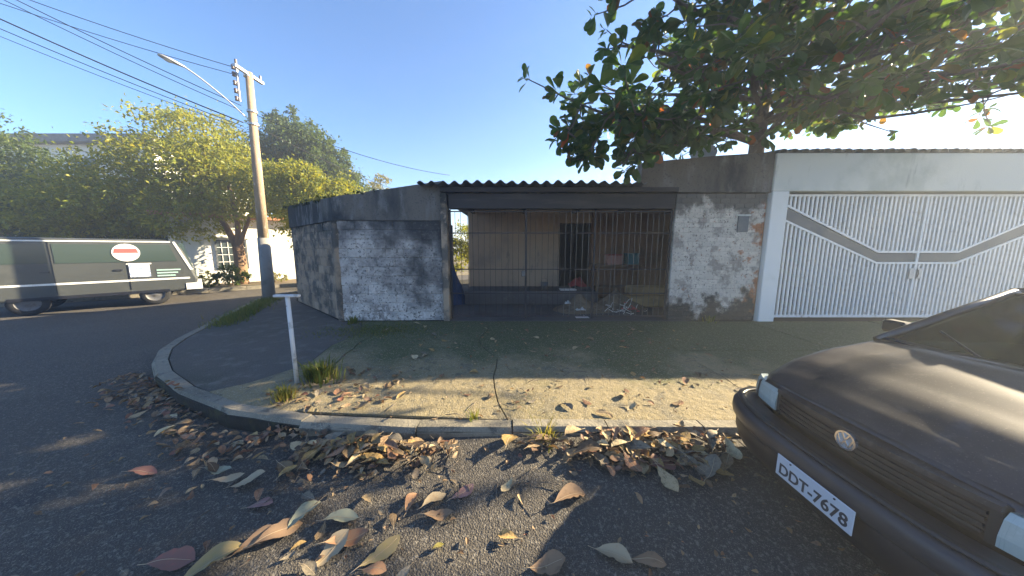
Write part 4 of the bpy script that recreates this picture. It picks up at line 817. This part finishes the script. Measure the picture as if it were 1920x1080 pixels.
# ------------------------------------------------------------------ big-leaved tree over the house front
LV = [(0, 0, 0), (.16, 0, -.01), (.45, 0, -.02), (.75, 0, -.045), (1, 0, -.09), (.16, .045, .0), (.45, .19, .03), (.75, .27, .02), (.93, .17, -.05), (.16, -.045, 0), (.45, -.19, .03), (.75, -.27, .02), (.93, -.17, -.05)]
LF = [(0, 1, 5), (1, 2, 6, 5), (2, 3, 7, 6), (3, 8, 7), (3, 4, 8), (0, 9, 1), (1, 9, 10, 2), (2, 10, 11, 3), (3, 11, 12), (3, 12, 4)]
at = thing('almond_tree', (5.56, 7.0, .13), 'large dark tree with big rounded leaves overhanging the house front', 'tree')
tp = smooth_path([(5.6, 7.0, .1), (5.58, 7.0, 1.8), (5.56, 7.0, 3.2), (5.6, 6.98, 5.0), (5.7, 6.95, 7.2), (5.8, 6.9, 9.2)], 4)
MB().tube(tp, [.21 - .13 * k / (len(tp) - 1) for k in range(len(tp))], 14).build('trunk', M['bark'], at, smooth=True)
rt = random.Random(99); ros = []   # rosettes: position, outward direction
def limb(p, q, r0, r1, wob=.25):
    p, q = Vector(p), Vector(q); m1 = p + (q - p) * .35 + uvec(rt) * wob * .6 + Vector((0, 0, .12)); m2 = p + (q - p) * .7 + uvec(rt) * wob * .5
    sp = smooth_path([p, m1, m2, q], 4); return sp, [r0 + (r1 - r0) * k / (len(sp) - 1) for k in range(len(sp))]
def sub(sp, lo, step, reach, mb, flat=.35):
    if sp[-1].x > 4: step *= 1.18
    """twigs along a limb, each ending in rosettes"""
    L_ = sum((sp[i + 1] - sp[i]).length for i in range(len(sp) - 1)); n_ = int(L_ * (1 - lo) / step)
    for k in range(n_ + 1):
        t = lo + (1 - lo) * (k + rt.random() * .6) / (n_ + .6); i = min(int(t * (len(sp) - 1)), len(sp) - 2); p = sp[i].lerp(sp[i + 1], t * (len(sp) - 1) - i)
        u = uvec(rt); u.z *= flat; u = u.normalized() + (sp[-1] - sp[0]).normalized() * .4; q = p + u * reach * rt.uniform(.4, 1.1)
        if gap_in_crown(q): continue
        mb.tube([p, p.lerp(q, .5) + uvec(rt) * .06, q], [.016, .012, .007], 5)
        ros.append((q, u.normalized()))
        if rt.random() < .7: ros.append((p.lerp(q, .55) + uvec(rt) * .08, u.normalized()))
def shade(p, z=.15):          # where the sun would throw this leaf cluster's shadow
    k = (p.z - z) / sunv.z; return p.x - sunv.x * k, p.y - sunv.y * k
def lit_gap(p):
    x, y = shade(p)
    if -2.6 < x < 2.6 and 2.34 < y < 3.4: return rt.random() < (.95 if x > -1.0 else .72)
    x, y = shade(p, 0)
    if -1.75 < x < -.15 and 1.22 < y < 1.62: return rt.random() < .9
    if -1.8 < x < -.5 and 1.9 < y < 2.36: return rt.random() < .85
    if -4 < x < -2.3 and (1.7 < y < 1.95 or 2.25 < y < 2.45): return rt.random() < .8
    x, y = shade(p, .9)
    return 2.05 < x < 3.1 and 1.2 < y < 2.3 and rt.random() < .8
def gap_in_crown(p):
    x, y = shade(p)
    if -2.7 < x < 2.6 and 2.25 < y < 3.5: return rt.random() < (.96 if x > -1.2 else .7)
    x, y = shade(p, 0)
    if -1.75 < x < -.15 and 1.22 < y < 1.62: return rt.random() < .9
    if -1.8 < x < -.5 and 1.9 < y < 2.36: return rt.random() < .9
    if -4 < x < -2.3 and (1.7 < y < 1.95 or 2.25 < y < 2.45): return rt.random() < .8
    x, y = shade(p, .9)
    if 2.05 < x < 3.1 and .9 < y < 2.3: return rt.random() < .85
    return False
tips = [  # whorled, nearly level limbs: height on the trunk, tip
    (4.1, (1.3, 5.0, 3.9), .10), (4.2, (1.9, 4.8, 3.75), .09), (4.3, (3.2, 4.2, 4.3), .09), (4.25, (4.5, 3.6, 4.6), .08), (4.4, (6.2, 3.4, 4.8), .08), (4.4, (8.2, 3.8, 4.9), .09), (4.35, (10.3, 5.0, 4.7), .1), (4.6, (11, 7.2, 5.2), .1), (4.6, (8.5, 9.5, 5.6), .08), (4.8, (3, 9.8, 5.8), .08), (4.7, (2.4, 7.6, 5.0), .08),
    (5.2, (1.9, 5.6, 5.2), .09), (5.3, (2.9, 4.6, 5.6), .09), (5.3, (4.2, 3.9, 5.8), .08), (5.3, (5.8, 3.6, 6.0), .08), (5.4, (7.8, 3.6, 6.0), .08), (5.4, (9.8, 4.4, 5.9), .09), (5.3, (11.6, 6.2, 5.8), .1), (5.2, (10, 9, 5.7), .08), (5.2, (4, 10, 5.8), .08), (5.2, (2.2, 7.8, 5.5), .08),
    (6.4, (2.7, 5.4, 6.7), .08), (6.4, (3.8, 4.4, 6.9), .07), (6.5, (5.6, 4.0, 7.2), .07), (6.5, (7.6, 4.0, 7.1), .07), (6.5, (9.6, 5.0, 7.1), .08), (6.4, (11.2, 6.8, 6.9), .08), (6.4, (9, 9, 7), .07), (6.4, (3.6, 9, 7), .07),
    (7.5, (3.6, 5.6, 8.1), .06), (7.5, (5.2, 4.8, 8.4), .06), (7.6, (7.2, 4.8, 8.4), .06), (7.6, (9.0, 6.0, 8.2), .06), (7.5, (8, 8.4, 8.2), .06), (8.4, (5, 6, 9.3), .05), (8.5, (6.8, 6.4, 9.4), .05),
    (5.5, (1.5, 4.4, 5.6), .07), (6.3, (1.7, 4.3, 6.3), .07), (6.4, (2.4, 3.9, 6.2), .07), (6.9, (2.1, 4.4, 7.2), .07), (6.6, (3.2, 3.7, 6.4), .07), (5.0, (3.4, 4.6, 4.9), .07), (5.0, (2.4, 5.2, 4.7), .07), (5.8, (4.6, 3.4, 5.2), .07), (5.6, (6.8, 3.2, 5.3), .07), (4.6, (5.2, 4.4, 4.2), .06), (4.7, (6.6, 4.2, 4.1), .06), (4.8, (7.8, 4.6, 4.4), .06), (4.5, (7.2, 5.2, 4.0), .06), (4.6, (9.0, 5.2, 4.3), .06), (4.9, (7.2, 8.6, 5.4), .06), (4.9, (9.4, 8.0, 5.3), .06),
    (4.5, (12.8, 4.6, 5.0), .1), (5.4, (13.4, 5.4, 6.2), .1), (6.3, (12.6, 5.6, 7.4), .08), (5.0, (12.6, 7.0, 5.4), .09)]
for zt, tip, r0 in tips:
    p = min(tp, key=lambda q: abs(q.z - zt)).copy(); sp, rr = limb(p, tip, r0 * .68, .018)
    MB().tube(sp, rr, 8).build('limb', M['bark'], at, smooth=True)
    mbt = MB(); sub(sp, .24, .225, .85, mbt); mbt.build('twigs', M['bark'], at)['kind'] = 'stuff'
# hanging sprays low over the roof edge
for p, q in (((1.3, 5.0, 4.0), (.9, 5.0, 3.55)), ((1.7, 4.9, 3.9), (1.25, 5.15, 3.15)), ((2.2, 4.8, 4.0), (1.9, 5.2, 3.1)), ((2.6, 4.9, 4.0), (2.25, 5.3, 3.3)), ((3.4, 5.2, 4.2), (3.0, 5.6, 3.55))):
    sp, rr = limb(p, q, .016, .007, .08); mbt = MB().tube(sp, rr, 5); sub(sp, .15, .11, .26, mbt, .9); mbt.build('twigs', M['bark'], at)['kind'] = 'stuff'
leaves = []
for p, u in ros:
    nl = rt.randint(7, 11)
    for k in range(nl):
        a = 2 * math.pi * (k + rt.random() * .5) / nl; s = rt.uniform(.16, .31)
        side = u.cross(Vector((0, 0, 1))); side = side.normalized() if side.length > .1 else Vector((1, 0, 0)); upv = side.cross(u).normalized()
        d = (u * rt.uniform(.1, .9) + side * math.cos(a) + upv * math.sin(a) * .7 + Vector((0, 0, rt.uniform(-.35, .25)))).normalized()
        nrm = (Vector((0, 0, 1)) + uvec(rt) * .75).normalized(); y = nrm.cross(d)
        if y.length < .1: continue
        y.normalize(); z = d.cross(y)
        if lit_gap(p + d * s * .6): continue
        leaves.append((p + uvec(rt) * .05, d * s, y * s * rt.uniform(.85, 1.1), z * s))
camp = Vector((0, 0, 1.7))
def inview(p): return p.y > .5 and -1.78 < p.x / (p.y) < 1.78 and (p.z - 1.7) / p.y < 1.1
order = sorted(range(len(leaves)), key=lambda i: ((leaves[i][0] - camp).length if inview(leaves[i][0]) else 99) / leaves[i][1].length)
near = set(order[:300])
lt = MB(); lt.v = [tuple(v_) for v_ in LV]; lt.f = list(LF); lmesh = lt.mesh('leaf', M['almond_leaf_one'], smooth=False)
mbl = MB()
for i, (p, x, y, z) in enumerate(leaves):
    if i in near:
        o = inst('leaf', lmesh, at, p); o.matrix_basis = Matrix.Translation(p - WORLD[at.name]) @ Matrix((x, y, z)).transposed().to_4x4()
    else: mbl.add([p + x * a + y * b_ + z * c for a, b_, c in LV], LF)
o = mbl.build('foliage', M['almond_leaf'], at); o['kind'] = 'stuff'
print('almond leaves', len(leaves), 'rosettes', len(ros))

# ------------------------------------------------------------------ fallen leaves
def fallen_mesh(k):
    r = random.Random(500 + k); curl = r.uniform(-.35, .9); tw = r.uniform(-.6, .6); wd = r.uniform(.8, 1.1); bend = r.uniform(.05, .2); vs = []
    nx, ny = 10, 6; P_ = [.02, .13, .25, .35, .43, .50, .54, .53, .45, .28, .02]
    edge = [[r.uniform(-.06, .05) + (-.22 if r.random() < .13 else 0) for _ in range(nx + 1)] for _ in range(2)]
    def pt(x, v_, i, j):
        y = v_ * P_[i] * .5 * wd * (1 + (edge[j == ny][i] if abs(v_) > .99 else 0)) + .06 * math.sin(x * 2.4 + k)
        z = .26 * curl * v_ * v_ * P_[i] * 2 + bend * math.sin(x * math.pi * (1 + .25 * (k % 3)) + k) + tw * v_ * P_[i] * (x - .5) * .6 + .05 * abs(v_) * P_[i] + .016 * math.sin(i * 2.9 + 1.3 * j + k) * abs(v_)
        return [x - .5, y, z]
    for i in range(nx + 1):
        for j in range(ny + 1): vs.append(pt(i / nx, j / ny * 2 - 1, i, j))
    zmin = min(v_[2] for v_ in vs); vs = [(x, y, z - zmin + .01) for x, y, z in vs]; mb = MB()
    mb.v = vs; mb.f = [(i * (ny + 1) + j, (i + 1) * (ny + 1) + j, (i + 1) * (ny + 1) + j + 1, i * (ny + 1) + j + 1) for i in range(nx) for j in range(ny)]
    mid = [Vector(vs[i * (ny + 1) + ny // 2]) + Vector((0, 0, .006)) for i in range(nx)]
    mb.tube([mid[0] + Vector((-.2, .03 * math.sin(k), .01))] + mid, [.011] * 3 + [.009] * 4 + [.006] * 4, 4)
    return mb
FM = [fallen_mesh(k) for k in range(8)]; 
M['leaf_rib'] = mat('leaf midrib', (.36, .28, .18), [], .7)
def fleaf(k, m):
    me = FM[k].mesh('fallen_leaf', m, smooth=True); me.materials.append(M['leaf_rib'])
    for q in me.polygons[60:]: q.material_index = 1
    return me
cols = {'green': M['grass_dry'], 'red': mat('reddish dry leaf', (.19, .10, .08), [(30, 5, .5, .7, (.24, .10, .08))], .6), 'plum': mat('purplish dry leaf', (.22, .13, .12), [(30, 5, .5, .7, (.15, .09, .085))], .6), 'pale': mat('pale tan dry leaf', (.34, .27, .17), [(24, 5, .5, .7, (.33, .24, .14))], .65), 'grey': mat('grey-green dry leaf', (.28, .28, .19), [(24, 5, .5, .7, (.2, .19, .13))], .65), 'yellow': mat('yellow dry leaf', (.29, .225, .105), [(24, 5, .5, .7, (.3, .23, .09))], .65), 'orange': mat('orange dry leaf', (.28, .16, .09), [(24, 5, .5, .7, (.3, .14, .07))], .65), 'brown': mat('mid brown dry leaf', (.23, .15, .09), [(24, 5, .5, .7, (.17, .11, .065))], .7)}
def ground_z(x, y):
    if y > 2.42 + max(0, -(x + 1.2)) * .22 + max(0, -(x + 3.6)) * .35: return .158
    if y > 2.30 and x > -1.2: return .16
    return .006 + (.05 * (1.6 + .7 * max(0, min(1, (x + .75) / .75))) * max(0, min(1, (y - 1.5) / .7)) if x > -2.2 else 0)
def colour_mesh(k, c):
    return fleaf(k, cols[c])
specials = [  # x, y, size, yaw, colour, label
    (0.39, 1.73, .27, 20, 'brown', 'big curled brown leaf on the dark asphalt below the kerb gap'), (-2.79, 1.98, .2, 15, 'red', 'reddish fallen leaf alone at the left edge of the street'),
    (-2.18, 1.95, .21, 10, 'grey', 'grey-green narrow leaf on the shaded street below the kerb corner'), (-2.05, 1.90, .2, 25, 'pale', 'pale narrow leaf beside the grey-green one on the shaded street'),
    (-1.88, 1.87, .22, 22, 'pale', 'long pale leaf lying right of the two narrow leaves in the street'), (-1.65, 1.69, .17, 5, 'plum', 'squarish purplish leaf flat on the dark street'),
    (-1.31, 1.62, .24, 62, 'grey', 'long grey-green leaf standing out diagonally on the dark street'), (-1.38, 1.51, .25, 40, 'brown', 'brown leaf tucked below the long diagonal leaf'),
    (-1.47, 1.46, .24, 35, 'brown', 'dull brown leaf at the edge of the sunlit patch'), (-1.06, 1.59, .22, 15, 'grey', 'broad olive leaf above the sunlit patch'),
    (-0.96, 1.48, .25, 30, 'orange', 'broad orange-tan leaf at the top of the sunlit patch'), (-0.74, 1.42, .26, 52, 'yellow', 'bright yellow leaf in the sunlit patch'),
    (-1.02, 1.42, .24, 60, 'pale', 'pale crumpled leaf in the middle of the sunlit patch'), (-0.73, 1.32, .15, -10, 'orange', 'small orange leaf at the bottom of the sunlit patch'),
    (-1.61, 1.34, .3, 50, 'yellow', 'long golden leaf at the bottom edge of the street'), (-1.84, 1.35, .24, 12, 'red', 'dark red leaf near the golden one at the bottom'),
    (-0.66, 1.71, .17, 80, 'orange', 'upright orange leaf on the shaded street left of centre'), (-0.51, 1.71, .2, 50, 'pale', 'pale leaf slanting in the shade at the centre of the street'),
    (-0.46, 1.62, .2, 12, 'brown', 'brown leaf below the slanting pale one'), (-0.34, 1.78, .2, 45, 'plum', 'pinkish leaf just right of the slanting pale one'),
    (0.19, 1.35, .22, 5, 'brown', 'dead brown leaf lying in the car shadow at the bottom'), (0.74, 1.36, .2, -20, 'brown', 'crumpled brown leaf nearest to the car bumper shadow'),
    (0.56, 1.39, .22, -25, 'pale', 'curled tan leaf under the big brown leaf'), (1.12, 1.96, .24, 6, 'red', 'red leaf lying at the edge of the kerb drift'),
    (1.33, 1.98, .26, 4, 'yellow', 'long sunlit yellow leaf in front of the kerb drift'), (-0.42, 1.44, .08, 40, 'green', 'tiny green-yellow leaf on the rim of the sunlit patch')]
for k, (x, y, s, yaw, c, lb) in enumerate(specials):
    o = inst('fallen_leaf', colour_mesh(k % 8, c), None, (x, y, ground_z(x, y)), (rnd.uniform(-.08, .08), rnd.uniform(-.08, .08), R(yaw)), (s * .9, s * .9, s * .5)); tag(o, lb, 'leaf', 'fallen leaves')
rl = random.Random(17)
tones = {'dark brown': (.13, .085, .05), 'mid-brown': (.21, .145, .08), 'tan': (.32, .235, .13), 'pale straw': (.42, .34, .2), 'yellow-brown': (.33, .22, .085), 'rusty': (.24, .13, .075), 'grey-brown': (.20, .17, .125)}
tone_mat = {k: mat(k + ' dry leaf', c, [(34, 5, .48, .68, tuple(q * .55 for q in c)), (110, 3, .52, .66, tuple(q * .7 for q in c))], .75, [(70, .004, 'n')], rand=.22) for k, c in tones.items()}
shapes = ['cupped', 'flat', 'twisted', 'rolled', 'wavy', 'folded', 'ragged', 'arched']; cache = {}
def corner_y(x): return 2.56 + max(0, -(x + 2.7)) * .52
zones = [(84, lambda: (rl.gauss(-1.15, .30), 2.22 - abs(rl.gauss(0, .15))), (.10, .2), 'in the sunlit drift against the kerb', .05),
         (82, lambda: (rl.gauss(1.15, .42), 2.24 - abs(rl.gauss(0, .17))), (.11, .23), 'in the drift between the kerb and the car', .045),
         (44, lambda: (rl.uniform(-4.2, -1.9), 0), (.08, .15), 'in the gutter along the rounded kerb corner', .03),
         (76, lambda: (rl.uniform(-2.4, 3.4), 2.5 + 3.4 * rl.random() ** 1.25), (.07, .165), 'on the pavement in front of the house', 0),
         (24, lambda: (rl.uniform(-2.6, .6), rl.uniform(1.0, 2.0)), (.06, .13), 'on the shaded asphalt away from the kerb', 0)]
for n_, pos, (s0, s1), where, pile in zones:
    for k in range(n_):
        x, y = pos()
        if 'rounded' in where: y = corner_y(x) - .08 - abs(rl.gauss(0, .2))
        s = rl.uniform(s0, s1); z = ground_z(x, y) + (abs(rl.gauss(0, pile)) if pile else 0); tl_ = .34 if pile else .1
        q = rl.randrange(8); tn = rl.choice(list(tones))
        if (q, tn) not in cache: cache[q, tn] = fleaf(q, tone_mat[tn])
        o = inst('fallen_leaf', cache[q, tn], None, (x, y, z), (rl.gauss(0, tl_ * .6), rl.gauss(0, tl_ * .6), rl.uniform(0, 6.28)), (s, s * rl.uniform(.8, 1.1), s * .62))
        size = 'small' if s < s0 + (s1 - s0) * .36 else ('large' if s > s0 + (s1 - s0) * .7 else 'medium')
        tag(o, f'{size} {tn} {shapes[q]} dry leaf {where}', 'leaf', 'fallen leaves')
# finer litter that nobody could count
mb = MB()
def litter(n_, fpos, s0, s1, pile=0):
    for k in range(n_):
        x, y = fpos(); s = rl.uniform(s0, s1); mt = Matrix.Translation((x, y, ground_z(x, y) + (abs(rl.gauss(0, pile)) if pile else 0))) @ Matrix.Rotation(rl.uniform(0, 6.28), 4, 'Z') @ Matrix.Rotation(rl.gauss(0, .35), 4, 'X') @ Matrix.Diagonal((s, s, s, 1))
        f_ = rl.choice(FM); nv = 77; mb.add([mt @ Vector(v_) for v_ in f_.v[:nv]], f_.f[:60])
litter(230, lambda: (rl.gauss(-1.15, .32), 2.24 - abs(rl.gauss(0, .17))), .03, .09, .02); litter(260, lambda: (rl.gauss(1.1, .45), 2.24 - abs(rl.gauss(0, .18))), .03, .1, .02)
litter(300, lambda: (rl.uniform(-2.5, 3), rl.uniform(2.45, 6.0)), .02, .07); litter(320, lambda: (rl.uniform(-4, 2), rl.uniform(.7, 2.2)), .015, .05)
def gut():
    x = rl.uniform(-5.2, -1.6); return x, 2.5 + max(0, -(x + 2.6)) * .52 - .03 - abs(rl.gauss(0, .25))
litter(420, gut, .03, .1, .012); litter(120, lambda: (rl.uniform(-2.6, -1.2), rl.uniform(2.6, 3.6)), .03, .1)
tag(mb.build('leaf_litter', M['dry_leaf_many'], smooth=True), kind='stuff')
mb = MB()
for k in range(170):
    x, y = (rl.gauss(-.2, 1.5), 2.3 - abs(rl.gauss(0, .35))) if k % 2 else (rl.uniform(-3, 3), rl.uniform(2.45, 5.5)); z = ground_z(x, y) + .006; a = rl.uniform(0, 6.28); l_ = rl.uniform(.05, .22)
    p = Vector((x, y, z)); q = p + Vector((math.cos(a), math.sin(a), 0)) * l_; mb.tube([p, (p + q) / 2 + Vector((rl.gauss(0, .012), rl.gauss(0, .012), .008)), q], [.0035, .003, .002], 5)
tag(mb.build('twig_litter', M['bark'], smooth=True), kind='stuff')

# ------------------------------------------------------------------ weeds and grass
def tuft(c, n_, h0, h1, spread, m, label, seed, wide=.010, name='grass_tuft', cat='grass tuft'):
    r = random.Random(seed); mb = MB()
    for k in range(n_):
        a = r.uniform(0, 6.28); rr = abs(r.gauss(0, spread * .4)); p = Vector((c[0] + rr * math.cos(a), c[1] + rr * math.sin(a), c[2])); h_ = r.uniform(h0, h1); out = Vector((math.cos(a), math.sin(a), 0)) * r.uniform(.1, .8) * h_
        sd = Vector((-math.sin(a), math.cos(a), 0)) * wide * r.uniform(.6, 1.3); q = p + out * .35 + Vector((0, 0, h_ * .65)); t_ = p + out + Vector((0, 0, h_ * r.uniform(.7, 1)))
        mb.add([p - sd, p + sd, q + sd * .8, q - sd * .8, t_], [(0, 1, 2, 3), (3, 2, 4)])
    o = mb.build(name, m); 
    if label: tag(o, label, cat, kind='stuff' if 'sparse' in label else None)
    return mb
tuft((-2.28, 3.3, .15), 380, .06, .27, .26, M['grass'], 'dark leafy weed clump at the foot of the white T post', 1, .008, 'weed_clump', 'weed')
tuft((-2.34, 2.82, .16), 210, .04, .17, .14, M['grass_dry'], 'yellow-green grass tuft on the kerb below the white T post', 2, .005)
tuft((.27, 2.27, .02), 150, .06, .24, .13, M['grass_dry'], 'tall yellow grass tuft growing from the gutter at the centre', 3, .0045)
tuft((1.1, 2.26, .02), 90, .03, .13, .16, M['grass'], 'short green grass tuft in the gutter beside the leaf drift', 4, .005)
tuft((-.35, 2.47, .15), 40, .03, .1, .08, M['grass'], 'small weed in the pavement crack behind the kerb', 5, .004)
tuft((-3.3, 5.9, .15), 80, .05, .18, .2, M['grass'], 'weed tuft at the foot of the wall corner', 6)
tuft((4.2, 6.05, .15), 40, .05, .16, .3, M['grass'], 'sparse weeds at the foot of the brick pier', 7)
mb = MB(); r = random.Random(5)
for k in range(2600):
    t_ = r.random(); x = -6.2 - 1.55 * t_ + r.gauss(0, .14); y = 5.7 + 3.1 * t_ + r.gauss(0, .14)
    if t_ > 1: continue
    h_ = r.uniform(.03, .14); a = r.uniform(0, 6.28); sd = Vector((math.cos(a), math.sin(a), 0)) * .008; p = Vector((x + .35, y, .15)); mb.add([p - sd, p + sd, p + Vector((r.gauss(0, .04), r.gauss(0, .04), h_))], [(0, 1, 2)])
for k in range(1600):
    x = r.gauss(-2.6, .5); y = r.gauss(5.35, .25); h_ = r.uniform(.01, .05); a = r.uniform(0, 6.28); sd = Vector((math.cos(a), math.sin(a), 0)) * .006; p = Vector((x, min(y, 6.0), .15)); mb.add([p - sd, p + sd, p + Vector((r.gauss(0, .02), r.gauss(0, .02), h_))], [(0, 1, 2)])
tag(mb.build('grass', M['grass']), kind='stuff')
